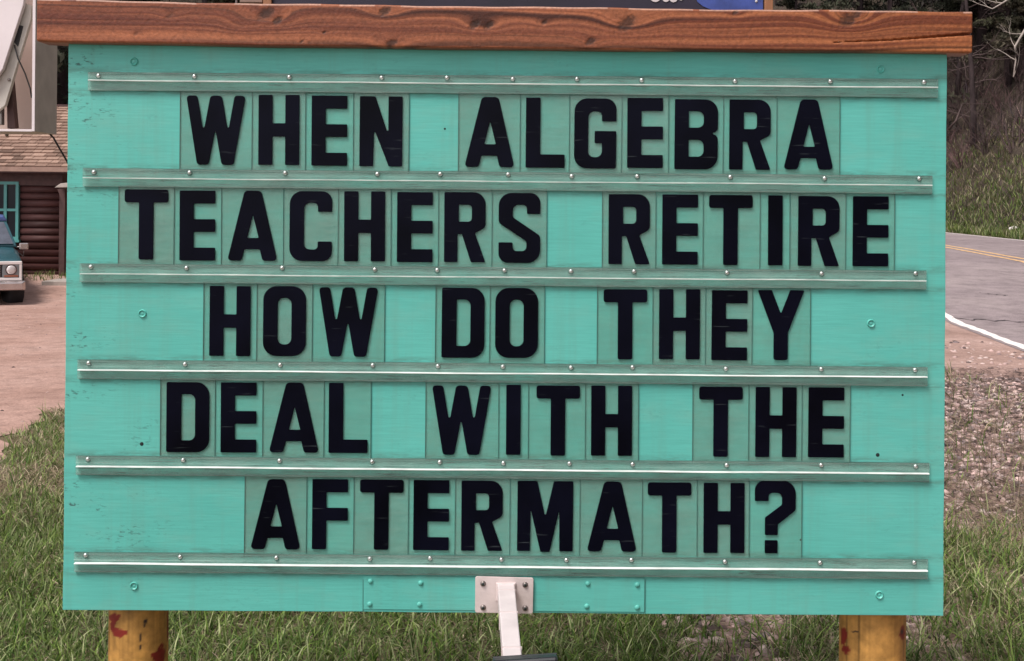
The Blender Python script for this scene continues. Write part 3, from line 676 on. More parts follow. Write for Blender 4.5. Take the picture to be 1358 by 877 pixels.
# ------------------------------------------------------------------ white cabinet at top left
dC = 5.1
cb = empty('cabinet', (at(20, 172, dC).x, dC, H(-2.2, dC))); tag(cb, 'white open fronted metal cabinet with diagonal strut and hanging cable, left of the beam', 'cabinet')
fx = at(46, 172, dC).x; fz = at(20, 174, dC).z; dp = .245; xw = fx - .95; zt_ = fz + 1.15
sb = MB().prism([(dC+.002, fz), (dC+dp, fz+.012*0), (dC+dp, zt_), (dC+.002, zt_)], 'x', fx-.004, fx); 
sb.build('side_panel', M['boxgrey'], cb)
MB().box(xw, fx-.0042, dC+.002, dC+dp, fz, fz+.004).build('bottom_panel', M['boxgrey'], cb)
MB().box(xw, xw+.004, dC+.002, dC+dp, fz+.0042, zt_).build('side_panel', M['boxgrey'], cb)
MB().box(xw, fx, dC+.002, dC+dp, zt_+.0005, zt_+.005).build('top_panel', M['boxgrey'], cb)
MB().box(xw+.0045, fx-.0045, dC+dp-.006, dC+dp-.001, fz+.0045, zt_).build('back_panel', M['boxtan'], cb)
fr = MB(); fr.box(fx-.012, fx+.001, dC-.004, dC+.0018, fz-.001, zt_).box(xw, fx-.0122, dC-.004, dC+.0018, fz-.002, fz+.008)
fr.box(xw, xw+.012, dC-.0038, dC+.0016, fz+.0082, zt_); fr.build('front_rim', M['boxwhite'], cb, bevel=.001)
# diagonal channel with slot
def seg(px, d): p = at(px[0], px[1], d); return (p.x, p.z)
dg = MB().prism([seg(p, dC+.06) for p in ((-6, 160), (22, 148), (36, 60), (43, 20), (33, 6))][:0] + [seg(p, dC+.06) for p in ((-4, 150), (8, 140), (42, 26), (43, 8), (34, 5), (-6, 120))], 'y', dC+.05, dC+.075)
dgo = dg.build('diagonal_strut', M['boxgrey'], cb, bevel=.002)
MB().prism([seg(p, dC+.05) for p in ((18, 55), (24, 33), (31, 35), (24, 62))], 'y', dC+.046, dC+.0498).build('slot', M['cable'], dgo)
MB().dome(at(12, 106, dC+.049), .008, .005, 10).build('bolt', M['bolt'], dgo, True)
MB().prism([seg(p, dC+.03) for p in ((-60, 160), (-8, 110), (5, 92), (32, 8), (36, -20), (-60, -60))], 'y', dC+.02, dC+.045).build('tilted_panel', M['boxwhite'], cb, bevel=.003)
MB().prism([seg(p, dC+.12) for p in ((12, 171), (23, 170), (17, 100), (11, 120))], 'y', dC+.10, dC+.14).build('bracket', M['trimbrown'], cb, bevel=.003)
MB().prism([seg(p, dC+.1) for p in ((-8, 166), (5, 166), (5, 100), (0, 92), (-8, 92))], 'y', dC+.08, dC+.11).build('bracket', M['bolt'], cb, bevel=.003)
pts = [at(19, 60, dC+.04), at(24, 78, dC+.04), at(33, 97, dC+.05), at(40, 117, dC+.06), at(42, 130, dC+.06)]
MB().tube(pts, .0035, 8).build('cable', M['cable'], cb, True)
pts = [at(66, 178, dC+dp-.02), at(71, 183, dC+dp-.02), at(80, 199, dC+dp), at(90, 216, dC+dp+.02), at(104, 248, dC+dp+.1), at(112, 330, dC+dp+.1), at(112, 520, dC+dp+.1)]
MB().tube(pts, .0045, 8).build('cable', M['cable'], cb, True)
MB().dome(at(9, 178, dC+.06)+Vector((0,0,0)), .009, .012, 10, (0,0,-1)).build('bolt', M['bolt'], cb, True)
MB().tube([(xw+.3, dC+.3, H(xw+.3, dC+.3)-.1), (xw+.3, dC+.3, zt_+.1)], .045, 12).build('pole', M['boxgrey'], cb, True)
# ------------------------------------------------------------------ log cabin
cd = 27.0
cab = empty('log_cabin', (-15, cd, H(-15, cd))); tag(cab, 'dark brown log sided cabin with tan shingle roof and teal window behind the parked pickup', 'cabin')
cxr = at(82, 300, cd).x; cxl = cxr - 10.5; gz = at(40, 372, cd).z - .25; ez = at(40, 226, cd).z
MB().box(cxl, cxr-.05, cd+.12, cd+6, gz, ez-.02).build('wall', M['trimbrown'], cab)
wx1 = at(24.5, 280, cd).x; wx0 = wx1 - 1.15; wz1 = at(10, 241, cd).z; wz0 = at(10, 318, cd).z
MB().box(cxl, cxr, cd+.02, cd+.11, at(40, 246, cd).z, ez).build('frieze_board', M['trimbrown'], cab)
pitch = 9.35/F*cd; zt0 = at(40, 246.5, cd).z; lr = pitch/2
def half_log(x0, x1, zc, name='siding_log'):
    b = MB(); n_ = 7; vs = []
    for x in (x0, x1):
        for k in range(n_): th = math.pi*k/(n_-1); vs.append((x, cd+.11 - math.sin(th)*.075, zc + math.cos(th)*lr*.97))
    fs = [(k, k+1, k+1+n_, k+n_) for k in range(n_-1)] + [tuple(range(n_)), tuple(range(n_, 2*n_))]
    return b.add(vs, fs).build(name, M['log'], cab, True)
k = 0
while zt0 - k*pitch > gz:
    zc = zt0 - lr - k*pitch
    if wz0 - lr < zc < wz1 + lr:
        half_log(wx1+.02, cxr-.02, zc); half_log(cxl, wx0-.02, zc)
    else: half_log(cxl, cxr-.02, zc)
    k += 1
wd = MB(); fw = .068
for bx_ in ((wx0, wx1, wz1-fw, wz1), (wx0, wx1, wz0, wz0+fw), (wx0, wx0+fw, wz0+fw, wz1-fw), (wx1-fw, wx1, wz0+fw, wz1-fw)): wd.box(bx_[0], bx_[1], cd-.01, cd+.08, bx_[2], bx_[3])
win = wd.build('window', M['tealframe'], cab)
MB().box(wx0+fw, wx1-fw, cd+.05, cd+.07, wz0+fw, wz1-fw).build('pane', M['glass'], win)
mb_ = MB(); xm = at(6.5, 280, cd).x; zm = at(6, 278.5, cd).z
mb_.box(xm-.035, xm+.035, cd+.01, cd+.05, wz0+fw, wz1-fw); mb_.box(wx0+fw, xm-.036, cd+.012, cd+.048, zm-.03, zm+.03); mb_.box(xm+.036, wx1-fw, cd+.012, cd+.048, zm-.03, zm+.03)
mb_.build('muntin', M['tealframe'], win)
MB().box(wx0-.04, wx1+.04, cd-.06, cd+.03, wz0-.06, wz0-.002).build('sill', M['tealframe'], win)
# roof slopes with courses of shingles
rx0, rx1 = cxl-.6, at(124, 220, cd).x; ey = cd - .45; eyz = at(45, 221.5, ey).z
ry = cd + 3.0; rz_ = at(82, 141, ry).z
sl_ = math.atan2(rz_-eyz, ry-ey); Ls = math.hypot(rz_-eyz, ry-ey)
rf = MB(); rf.prism([(ey, eyz-.02), (ry, rz_-.02), (ry+3.4, eyz-.02), (ry+3.4, eyz-.14), (ry, rz_-.15), (ey, eyz-.14)], 'x', rx0, rx1)
roof = rf.build('roof', M['trimbrown'], cab)
MB().box(rx0, rx1, ey-.03, ey-.004, eyz-.11, eyz+.0).build('fascia', M['fascia'], roof)
sv = []; sf = []; scol = []; nrow = 20; ch_ = Ls/nrow
for rwi in range(nrow):
    x = rx0 - random.uniform(0, .2)
    while x < rx1:
        w_ = random.uniform(.18, .34); x1 = min(x+w_-.012, rx1); 
        if x1 - max(x, rx0) > .04:
            s0 = rwi*ch_ - random.uniform(-.01, .02); s1 = s0 + ch_*1.12; up_ = .028 + random.uniform(0, .012)
            vs = []
            for (s_, e_) in ((s0, up_), (s1, .006), (s1, 0), (s0, 0)):
                for xx_ in (max(x, rx0), x1):
                    vs.append((xx_, ey + s_*math.cos(sl_) - e_*math.sin(sl_), eyz + s_*math.sin(sl_) + e_*math.cos(sl_)))
            n0 = len(sv); sv += vs; sf += [(n0, n0+1, n0+3, n0+2), (n0, n0+6, n0+7, n0+1), (n0, n0+2, n0+4, n0+6), (n0+1, n0+7, n0+5, n0+3)]
            t_ = random.random(); base = np.array((.20, .125, .098))*(1-t_) + np.array((.36, .24, .19))*t_
            if random.random() < .12: base = base*.6
            scol += [base]*8
        x += w_
me = bpy.data.meshes.new('shingles'); me.from_pydata(sv, [], sf); me.update(); set_col(me, np.array(scol)); me.validate()
sho = link('shingles', me, roof, M['shingle']); sho['kind'] = 'stuff'
MB().box(rx0, rx1, ry-.08, ry+.08, rz_-.01, rz_+.04).build('ridge_cap', M['trimbrown'], roof)
# corner post, side porch awning, base
MB().box(at(79, 300, cd-.1).x, at(86.5, 300, cd-.1).x, cd-.14, cd-.005, gz, at(80, 250, cd).z).build('corner_post', M['trimbrown'], cab, bevel=.01)
aw = MB(); a0 = at(72, 249, cd-.9); a1 = at(112, 240, cd-.9)
aw.prism([(a0.x, a0.z), (a1.x, a0.z+.02), (a1.x, a1.z), (at(80, 243, cd-.9).x, at(80, 243.5, cd-.9).z)], 'y', cd-.9, cd-.16); aw.build('awning', M['concrete'], cab, bevel=.01)
MB().prism([(at(76, 251, cd-.5).x, at(76, 251, cd-.5).z), (at(86, 251, cd-.5).x, at(86, 251, cd-.5).z), (at(86, 282, cd-.5).x, at(86, 282, cd-.5).z), (at(83, 270, cd-.5).x, at(83, 270, cd-.5).z)], 'y', cd-.5, cd-.4).build('awning_bracket', M['trimbrown'], cab)
st = MB(); s0 = at(62, 387, cd-1.2); s1 = at(112, 383, cd-1.2); gg = H(s0.x, cd-1)
st.box(s0.x, s1.x, cd-1.5, cd-.3, gg-.1, gg+.055); tag(st.build('door_step', M['concrete'], None, bevel=.01), 'pale low concrete step on the dirt at the right end of the cabin', 'step')
# ------------------------------------------------------------------ pickup truck facing the camera
td = 22.7
xR = at(31, 360, td).x; tw = 1.94
tk = empty('pickup_truck', (xR, td, -.44)); tag(tk, 'old teal pickup truck with blue roof and white grille surround parked by the cabin', 'pickup truck')
xc = xR - tw/2; g0 = at(15, 410, td).z
def TZ(py): return at(15, py, td).z
hz, gt, gb, bt, bb = TZ(331), TZ(347), TZ(371), TZ(372), TZ(383)
def loft(secs):
    """secs: list of (y, outline list of (x,z))"""
    b = MB(); n_ = len(secs[0][1]); vs = [(x, y, z) for y, o in secs for x, z in o]; fs = []
    for i in range(len(secs)-1):
        for k in range(n_): a, c_ = i*n_+k, i*n_+(k+1) % n_; fs.append((a, c_, c_+n_, a+n_))
    fs += [tuple(range(n_)), tuple(range((len(secs)-1)*n_, len(secs)*n_))]
    return b.add(vs, fs)
def tsec(hw, zl, zs, zt, rt=.12):   # body section: lower edge, shoulder, crowned top
    return [(xc-hw, zl), (xc-hw, zs-.05), (xc-hw+.03, zs+.02), (xc-hw+rt, zt-.02), (xc-hw*.5, zt+.01), (xc, zt+.02), (xc+hw*.5, zt+.01), (xc+hw-rt, zt-.02), (xc+hw-.03, zs+.02), (xc+hw, zs-.05), (xc+hw, zl)]
z_h = TZ(330)
body = loft([(td+.02, tsec(.955, gb-.05, gt-.04, gt)), (td+.18, tsec(.97, gb-.16, gt, gt+.06)), (td+1.25, tsec(.975, gb-.22, z_h-.16, z_h-.02)), (td+1.5, tsec(.98, gb-.25, z_h-.12, z_h)),
             (td+3.0, tsec(.98, gb-.25, z_h-.12, z_h)), (td+5.0, tsec(.97, gb-.2, z_h-.14, z_h-.08))]).build('body', M['ttruck'], tk, True, .012)
zr_ = TZ(293.5)+.12; cw = .93; tpw = .74
cabn = loft([(td+1.42, [(xc-cw, z_h-.02), (xc+cw, z_h-.02), (xc+cw-.01, z_h+.03), (xc-cw+.01, z_h+.03)]),
             (td+1.85, [(xc-cw, z_h-.02), (xc+cw, z_h-.02), (xc+tpw, zr_-.13), (xc-tpw, zr_-.13)]),
             (td+2.75, [(xc-cw, z_h-.02), (xc+cw, z_h-.02), (xc+tpw, zr_-.13), (xc-tpw, zr_-.13)])]).build('cab', M['ttruck'], tk, False, .02)
rfo = loft([(td+1.82, [(xc-tpw-.02, zr_-.14), (xc+tpw+.02, zr_-.14), (xc+tpw-.06, zr_-.05), (xc, zr_-.03), (xc-tpw+.06, zr_-.05)]),
      (td+2.0, [(xc-tpw-.03, zr_-.14), (xc+tpw+.03, zr_-.14), (xc+tpw-.05, zr_-.01), (xc, zr_+.02), (xc-tpw+.05, zr_-.01)]),
      (td+2.8, [(xc-tpw-.03, zr_-.14), (xc+tpw+.03, zr_-.14), (xc+tpw-.05, zr_-.02), (xc, zr_+.01), (xc-tpw+.05, zr_-.02)])]).build('roof', M['tblue'], tk, True, .01)
b = MB(); yA, yB = td+1.40, td+1.80
b.add([(xc-cw+.07, yA, z_h+.055), (xc+cw-.07, yA, z_h+.055), (xc+tpw-.05, yB, zr_-.165), (xc-tpw+.05, yB, zr_-.165), (xc-cw+.07, yA+.04, z_h+.055), (xc+cw-.07, yA+.04, z_h+.055), (xc+tpw-.05, yB+.04, zr_-.165), (xc-tpw+.05, yB+.04, zr_-.165)],
      [(0,1,2,3), (4,7,6,5), (0,4,5,1), (1,5,6,2), (2,6,7,3), (3,7,4,0)])
M['windshield'] = simple('windshield', (.09, .10, .13), .12, 0, .5, 2.5)
b.build('windshield', M['windshield'], tk)
# grille surround, grille, bars, lamps
fy = td - .03
gs = MB(); gx0, gx1 = xc-.945, xc+.945
gs.box(gx0, gx1, fy, td+.06, gt-.055, gt+.01).box(gx0, gx1, fy, td+.06, gb-.01, gb+.05).box(gx0, gx0+.05, fy, td+.06, gb+.05, gt-.055).box(gx1-.05, gx1, fy, td+.06, gb+.05, gt-.055)
gs.build('grille_surround', M['twhite'], tk, bevel=.012)
gi = MB().box(gx0+.05, gx1-.05, td+.0, td+.05, gb+.05, gt-.055).build('grille', M['black'], tk)
gbm = MB(); nb = 5
for k in range(nb): z = gb+.08 + k*(gt-gb-.17)/(nb-1); gbm.box(gx0+.40, gx1-.40, fy+.008, td-.001, z-.012, z+.012)
gbm.build('grille_bars', M['chrome'], gi)
for sgn in (-1, 1):
    hx = xc + sgn*(.945-.20); hzc = at(18, 357.5, td).z
    pl_ = MB().box(hx-.16, hx+.15, fy+.004, td-.002, gb+.06, gt-.06).build('headlight_bezel', M['bezel'], tk, bevel=.01)
    MB().dome((hx, fy+.003, hzc), .088, .022, 20).build('headlight', M['lens'], tk, True)
    ring_ = MB(); 
    for k in range(20):
        a, c_ = 2*math.pi*k/20, 2*math.pi*(k+1)/20
        ring_.add([(hx+.088*math.cos(a), fy-.001, hzc+.088*math.sin(a)), (hx+.088*math.cos(c_), fy-.001, hzc+.088*math.sin(c_)), (hx+.107*math.cos(c_), fy-.004, hzc+.107*math.sin(c_)), (hx+.107*math.cos(a), fy-.004, hzc+.107*math.sin(a))], [(0,1,2,3)])
    ring_.build('headlight_ring', M['trimbrown'], tk)
    MB().box(hx-.13, hx+.13, fy-.004, fy+.0035, gb+.062, gb+.10).build('turn_signal', M['amber'], tk, bevel=.004)
    # mirror
    mx_ = xc + sgn*1.07; mz = at(30, 326.5, td+1.5).z
    mo = MB().box(mx_-.09, mx_+.09, td+1.46, td+1.52, mz-.07, mz+.07).build('mirror', M['chrome'], tk, bevel=.02)
    MB().tube([(xc+sgn*.90, td+1.5, mz-.02), (mx_-sgn*.05, td+1.5, mz)], .012, 6).tube([(xc+sgn*.93, td+1.5, z_h-.12), (mx_, td+1.5, mz-.22), (mx_, td+1.5, mz-.07)], .012, 6).build('mirror_arm', M['chrome'], mo, True)
bp = loft([(td-.22, [(xc-.95, bb), (xc+.95, bb), (xc+.95, bt-.03), (xc-.95, bt-.03)]), (td-.16, [(xc-1.0, bb-.02), (xc+1.0, bb-.02), (xc+1.0, bt), (xc-1.0, bt)]), (td-.02, [(xc-1.0, bb), (xc+1.0, bb), (xc+1.0, bt), (xc-1.0, bt)])])
bp.build('bumper', M['chrome'], tk, bevel=.015)
MB().box(xc-.50, xc+.50, td+.5, td+4.9, gb-.36, gb-.12).build('chassis', M['black'], tk)
wr = .39
for yy in (td+.62, td+3.9):
    for sgn in (-1, 1):
        wxc = xc + sgn*.81; prof = [(0, -.14), (.24, -.14), (.30, -.15), (.37, -.14), (.40, -.09), (.40, .09), (.37, .14), (.30, .15), (.24, .14), (0, .14)]
        stf = .18*(yy < td+2)
        b = MB(); n_ = 28; vs = []; 
        for (r_, w_) in prof:
            for k in range(n_):
                a = 2*math.pi*k/n_; yl = r_*math.cos(a); vs.append((wxc + w_*math.cos(stf) - yl*math.sin(stf), yy + yl*math.cos(stf) + w_*math.sin(stf), g0 + wr + r_*math.sin(a)))
        fs = [(i*n_+k, i*n_+(k+1) % n_, (i+1)*n_+(k+1) % n_, (i+1)*n_+k) for i in range(len(prof)-1) for k in range(n_)]
        wo_ = b.add(vs, fs).build('wheel', M['rubber'], tk, True)
        MB().tube([(wxc+sgn*.09, yy, g0+wr), (wxc+sgn*.135, yy, g0+wr)], .22, 20).build('rim', M['chrome'], wo_, True)
        MB().tube([(wxc+sgn*.13, yy, g0+wr), (wxc+sgn*.16, yy, g0+wr)], .07, 14).build('hub_cap', M['twhite'], wo_, True)
tk.rotation_euler = (0, 0, R(27))
# ------------------------------------------------------------------ grass
def ribbon_blades(name, P, Hh, Wd, yaw, lean, curl, col, mat, seg=3):
    n_ = len(P); k = seg+1
    t_ = np.linspace(0, 1, k)[None, :]
    dirx, diry = np.cos(yaw)[:, None], np.sin(yaw)[:, None]
    ang = lean[:, None] + curl[:, None]*t_            # from vertical
    st = Hh[:, None]/seg
    hx_ = np.concatenate([np.zeros((n_, 1)), np.cumsum(np.sin(ang[:, :-1])*st, 1)], 1); hz_ = np.concatenate([np.zeros((n_, 1)), np.cumsum(np.cos(ang[:, :-1])*st, 1)], 1)
    tw = yaw + np.pi/2 + rng.uniform(-.9, .9, n_)
    wd_ = Wd[:, None]*(1 - t_**1.6)*.5 + .0002
    cx_, cy_, cz_ = P[:, 0:1] + hx_*dirx, P[:, 1:2] + hx_*diry, P[:, 2:3] + np.maximum(hz_, .004)
    ox, oy = np.cos(tw)[:, None]*wd_, np.sin(tw)[:, None]*wd_
    A = np.stack([cx_-ox, cy_-oy, cz_], -1); B = np.stack([cx_+ox, cy_+oy, cz_], -1)
    V = np.stack([A, B], 2).reshape(-1, 3)
    base = (np.arange(n_)*k*2)[:, None, None]; s = (np.arange(seg)*2)[None, :, None]
    q = (base + s + np.array([0, 1, 3, 2])[None, None, :]).reshape(-1, 4)
    me = np_mesh(name, V, q.ravel(), np.arange(0, len(q)*4, 4))
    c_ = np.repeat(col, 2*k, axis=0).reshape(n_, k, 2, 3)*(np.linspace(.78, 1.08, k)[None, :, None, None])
    set_col(me, c_.reshape(-1, 3)); return link(name, me, None, mat)
def scatter(n_, x0, x1, y0, y1): return rng.uniform(x0, x1, n_), rng.uniform(y0, y1, n_)
GREEN = np.array([(.165, .245, .050), (.24, .33, .09), (.075, .155, .028), (.40, .43, .22), (.16, .23, .075)])
STRAW = np.array([(.50, .41, .26), (.68, .56, .41), (.34, .26, .18), (.56, .44, .33), (.30, .25, .14)])
def field(n_, x0, x1, y0, y1, fs, hs=1.0, dens=None):
    x, y = scatter(n_, x0, x1, y0, y1)
    patch = vnoise2(x*1.6+7, y*1.6+3, 61)*.6 + vnoise2(x*5+2, y*5, 62)*.4
    keep = np.ones(len(x), bool)
    keep &= x > lot_edge(y) - .05*rng.random(len(x)) + .04
    gr = np.clip((x - 1.0)/1.6, 0, 1)
    if dens is not None: keep &= rng.random(len(x)) < dens(x, y, patch)
    x, y, patch, gr = x[keep], y[keep], patch[keep], gr[keep]; n2 = len(x)
    straw = rng.random(n2) < fs(x, y, patch)
    col = np.where(straw[:, None], STRAW[rng.integers(0, 5, n2)], GREEN[rng.integers(0, 5, n2)])*(.45 + 1.1*rng.random((n2, 1))**1.5)
    Hh = np.where(straw, rng.uniform(.04, .10, n2), rng.uniform(.04, .125, n2))*hs*(.55+.9*patch)
    lean = np.where(straw, rng.uniform(.5, 1.45, n2), rng.uniform(.1, 1.0, n2)); curl = rng.uniform(.1, 1.9, n2)
    Wd = rng.uniform(.0035, .0088, n2)*np.where(straw, .72, 1)
    P = np.stack([x, y, height(x, y)+.004], -1)
    return P, Hh, Wd, rng.uniform(0, 2*np.pi, n2), lean, curl, col
def fs_left(x, y, p): return np.clip(.36 + 1.2*(p-.52) + .25*np.clip((y-5.2)/2, 0, 1), .08, .85)
def fs_mid(x, y, p): return np.clip(.24 + 1.1*(p-.5) + .25*sst(.2, 2.2, x), .06, .8)
def fs_right(x, y, p): return np.clip(.50 + 1.3*(p-.52) + .3*sst(5.0, 7, y), .15, .97)
def d_right(x, y, p): return np.clip(1.0 - sst(5.4, 6.6, y)*.985 - .45*sst(1.2, 2.6, x)*(p < .5), .012, 1)
def d_mid(x, y, p): return np.clip(1 - .88*sst(.4, .9, x)*(p < .52), .08, 1)
parts = [field(30000, -3.1, .4, 3.85, 5.7, fs_mid, 1.15), field(23000, .4, 2.4, 3.85, 5.6, fs_mid, 1.35, d_mid),
         field(38000, -4.1, -1.75, 4.0, 9.6, fs_left), field(26000, 1.6, 3.9, 3.9, 8.5, fs_right, 1.5, d_right),
         field(12000, -4.5, 3.0, -1, 3.85, fs_mid), field(16000, -4.6, 4.5, 5.6, 14, fs_mid, 1.5)]
P, Hh, Wd, yw, ln, cu_, col = [np.concatenate(a) for a in zip(*parts)]
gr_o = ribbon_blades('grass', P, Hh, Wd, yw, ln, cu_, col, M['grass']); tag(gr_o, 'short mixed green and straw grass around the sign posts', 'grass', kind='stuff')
# dead straw thatch lying flat
def thatch(n_, x0, x1, y0, y1, k=1.0):
    x, y = scatter(n_, x0, x1, y0, y1); kp = x > lot_edge(y)+.03; x, y = x[kp], y[kp]; n2 = len(x)
    col = STRAW[rng.integers(0, 5, n2)]*rng.uniform(.45, 1.05, (n2, 1))
    return np.stack([x, y, height(x, y)+rng.uniform(.004, .02, n2)], -1), rng.uniform(.03, .11, n2), rng.uniform(.002, .0042, n2), rng.uniform(0, 6.28, n2), rng.uniform(1.25, 1.5, n2), rng.uniform(0, .35, n2), col
parts = [thatch(9000, -3, 2.4, 3.85, 5.6), thatch(9000, -4.1, -1.75, 4, 9.6), thatch(16000, 1.4, 3.8, 3.9, 6.9)]
P, Hh, Wd, yw, ln, cu_, col = [np.concatenate(a) for a in zip(*parts)]
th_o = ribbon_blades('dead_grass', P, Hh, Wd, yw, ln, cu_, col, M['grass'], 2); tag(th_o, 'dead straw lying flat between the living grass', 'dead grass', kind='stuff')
# tufts on the far verge and rough slope across the road
x, y = scatter(130000, 14, 34, 30, 80); l = x - xn(y) - 7.9; u_ = x/y
kp = (l > 0) & (l < 6.5) & (u_ > .33) & (u_ < .55) & (rng.random(len(x)) < np.clip(1.3 - l/6.5, .12, 1)); x, y, l = x[kp], y[kp], l[kp]; n2 = len(x)
brown = rng.random(n2) < np.clip(.12 + (l-1.5)*.16, .08, .9)
col = np.where(brown[:, None], STRAW[rng.integers(0, 5, n2)]*.5, GREEN[rng.integers(0, 5, n2)]*np.array((.80, .72, .80)))*rng.uniform(.6, 1.5, (n2, 1))
hl = ribbon_blades('verge_grass', np.stack([x, y, height(x, y)], -1), rng.uniform(.15, .4, n2), rng.uniform(.02, .05, n2), rng.uniform(0, 6.28, n2), rng.uniform(.1, .9, n2), rng.uniform(.2, 1, n2), col, M['grass'], 2)
tag(hl, 'green grass on the bank across the road', 'grass', kind='stuff')
x, y = scatter(2600, -26, -4.5, 26.1, 27.05); n2 = len(x)
wg = ribbon_blades('weeds', np.stack([x, y, height(x, y)], -1), rng.uniform(.05, .22, n2), rng.uniform(.01, .02, n2), rng.uniform(0, 6.28, n2), rng.uniform(.1, .8, n2), rng.uniform(.2, 1, n2), GREEN[rng.integers(0, 5, n2)]*.8, M['grass'], 2)
tag(wg, 'thin strip of weeds along the foot of the cabin wall', 'weeds', kind='stuff')
# ------------------------------------------------------------------ stones
ico = [(0,0,1), (.894,0,.447), (.276,.851,.447), (-.724,.526,.447), (-.724,-.526,.447), (.276,-.851,.447), (.724,.526,-.447), (-.276,.851,-.447), (-.894,0,-.447), (-.276,-.851,-.447), (.724,-.526,-.447), (0,0,-1)]
icf = [(0,1,2),(0,2,3),(0,3,4),(0,4,5),(0,5,1),(1,6,2),(2,7,3),(3,8,4),(4,9,5),(5,10,1),(6,7,2),(7,8,3),(8,9,4),(9,10,5),(10,6,1),(11,7,6),(11,8,7),(11,9,8),(11,10,9),(11,6,10)]
def stones(name, x, y, sz, cols, label, flat=.6):
    n2 = len(x); V0 = np.array(ico)[None]*rng.uniform(.7, 1.25, (n2, 12, 1))*rng.uniform(.7, 1.2, (n2, 1, 3))*np.array((1, 1, flat))*sz[:, None, None]
    a = rng.uniform(0, 6.28, n2); c_, s_ = np.cos(a)[:, None], np.sin(a)[:, None]
    Vx = V0[..., 0]*c_ - V0[..., 1]*s_ + x[:, None]; Vy = V0[..., 0]*s_ + V0[..., 1]*c_ + y[:, None]; Vz = V0[..., 2] + (height(x, y) + sz*.12)[:, None]
    f = (np.arange(n2)[:, None, None]*12 + np.array(icf)[None]).reshape(-1)
    me = np_mesh(name, np.stack([Vx, Vy, Vz], -1).reshape(-1, 3), f, np.arange(0, len(f), 3)); set_col(me, np.repeat(cols, 12, 0))
    return tag(link(name, me, None, M['stone']), label, 'gravel', kind='stuff')
x, y = scatter(58000, .6, 6.6, 3.9, 14); e = x - grav_edge(y); road_in = x < xn(y) - .15; inw = (x/y > .33) & (x/y < .56) | ((y < 5) & (x/y < .5))
dn = np.where(inw, 1, .25)*np.where(y > 11.0, .10, 1)*np.where(y < 5.8, .5, 1)*np.where((x < 1.7) & (y < 5), 3, 1)
kp = (e > -.2) & road_in & (rng.random(len(x)) < dn); x, y = x[kp], y[kp]; n2 = len(x)
PK = np.array([(.54, .38, .355), (.50, .36, .335), (.38, .28, .265), (.56, .44, .41), (.13, .095, .09), (.22, .17, .17)])
stones('gravel_stones', x, y, .007 + .030*rng.random(n2)**2.6, PK[rng.integers(0, 6, n2)]*rng.uniform(.7, 1.15, (n2, 1)), 'loose pink and grey gravel stones on the road shoulder')
x, y = scatter(2500, -14, -3.6, 5, 26); kp = x < lot_edge(y) - .1; x, y = x[kp], y[kp]; n2 = len(x)
stones('lot_pebbles', x, y, rng.uniform(.006, .025, n2), PK[rng.integers(0, 6, n2)]*rng.uniform(.5, 1, (n2, 1)), 'small pebbles scattered on the pink dirt lot')
# earth clods and dark twigs between the gravel
x, y = scatter(20000, 1.8, 6.4, 6.0, 11.6); inw = (x/y > .34) & (x/y < .56) & (x < xn(y)-.4); x, y = x[inw], y[inw]; n2 = len(x)
lt = ribbon_blades('litter', np.stack([x, y, height(x, y)+.012], -1), rng.uniform(.03, .12, n2), rng.uniform(.004, .012, n2), rng.uniform(0, 6.28, n2), rng.uniform(1.2, 1.55, n2), rng.uniform(-.2, .3, n2), np.array([(.09, .06, .052), (.22, .15, .12), (.05, .04, .035)])[rng.integers(0, 3, n2)], M['grass'], 2)
tag(lt, 'dark twigs and dead leaves lying on the gravel shoulder', 'litter', kind='stuff')
# thin dry stalks standing in front of the gravel on the right
x, y = scatter(420, 2.0, 3.6, 5.2, 8.6); n2 = len(x)
sk_ = ribbon_blades('dry_stalks', np.stack([x, y, height(x, y)], -1), rng.uniform(.15, .42, n2), rng.uniform(.0022, .004, n2), rng.uniform(0, 6.28, n2), rng.uniform(0, .25, n2), rng.uniform(0, .5, n2), STRAW[rng.integers(0, 5, n2)]*.6, M['grass'], 4)
tag(sk_, 'thin dry stalks standing at the edge of the gravel', 'stalks', kind='stuff')
vr = hit(1345, 306); vs_ = MB()
vs_.add([(vr.x+p[0]*.22, vr.y+p[1]*.16, vr.z+.05+p[2]*.12) for p in ico], icf)
tag(vs_.build('verge_stone', M['roadwhite'], None, True), 'small pale stone lying on the green bank across the road', 'stone')
# ------------------------------------------------------------------ trees and brush on the hillside
def branchy(b, p, d, L, r, depth, rs, bend=.35, kids=(2, 3), up=.1):
    n_ = 4; pts = [p]; rad = [r]; q = Vector(p); dd = Vector(d)
    for i in range(n_):
        dd = (dd + Vector((rs.uniform(-1, 1), rs.uniform(-1, 1), rs.uniform(-1, 1)))*bend*.5 + Vector((0, 0, up*.3))).normalized()
        q = q + dd*L/n_; pts.append(q.copy()); rad.append(r*(1-.6*(i+1)/n_))
    b.tube(pts, rad, 5 if depth > 2 else 3, False)
    if depth > 0:
        for k in range(rs.randint(*kids)):
            i = rs.randint(1, n_); nd = (dd + Vector((rs.uniform(-1, 1), rs.uniform(-1, 1), rs.uniform(-.5, 1)))*.9).normalized()
            branchy(b, pts[i], nd, L*rs.uniform(.5, .8), rad[i]*.75, depth-1, rs, bend, kids, up)
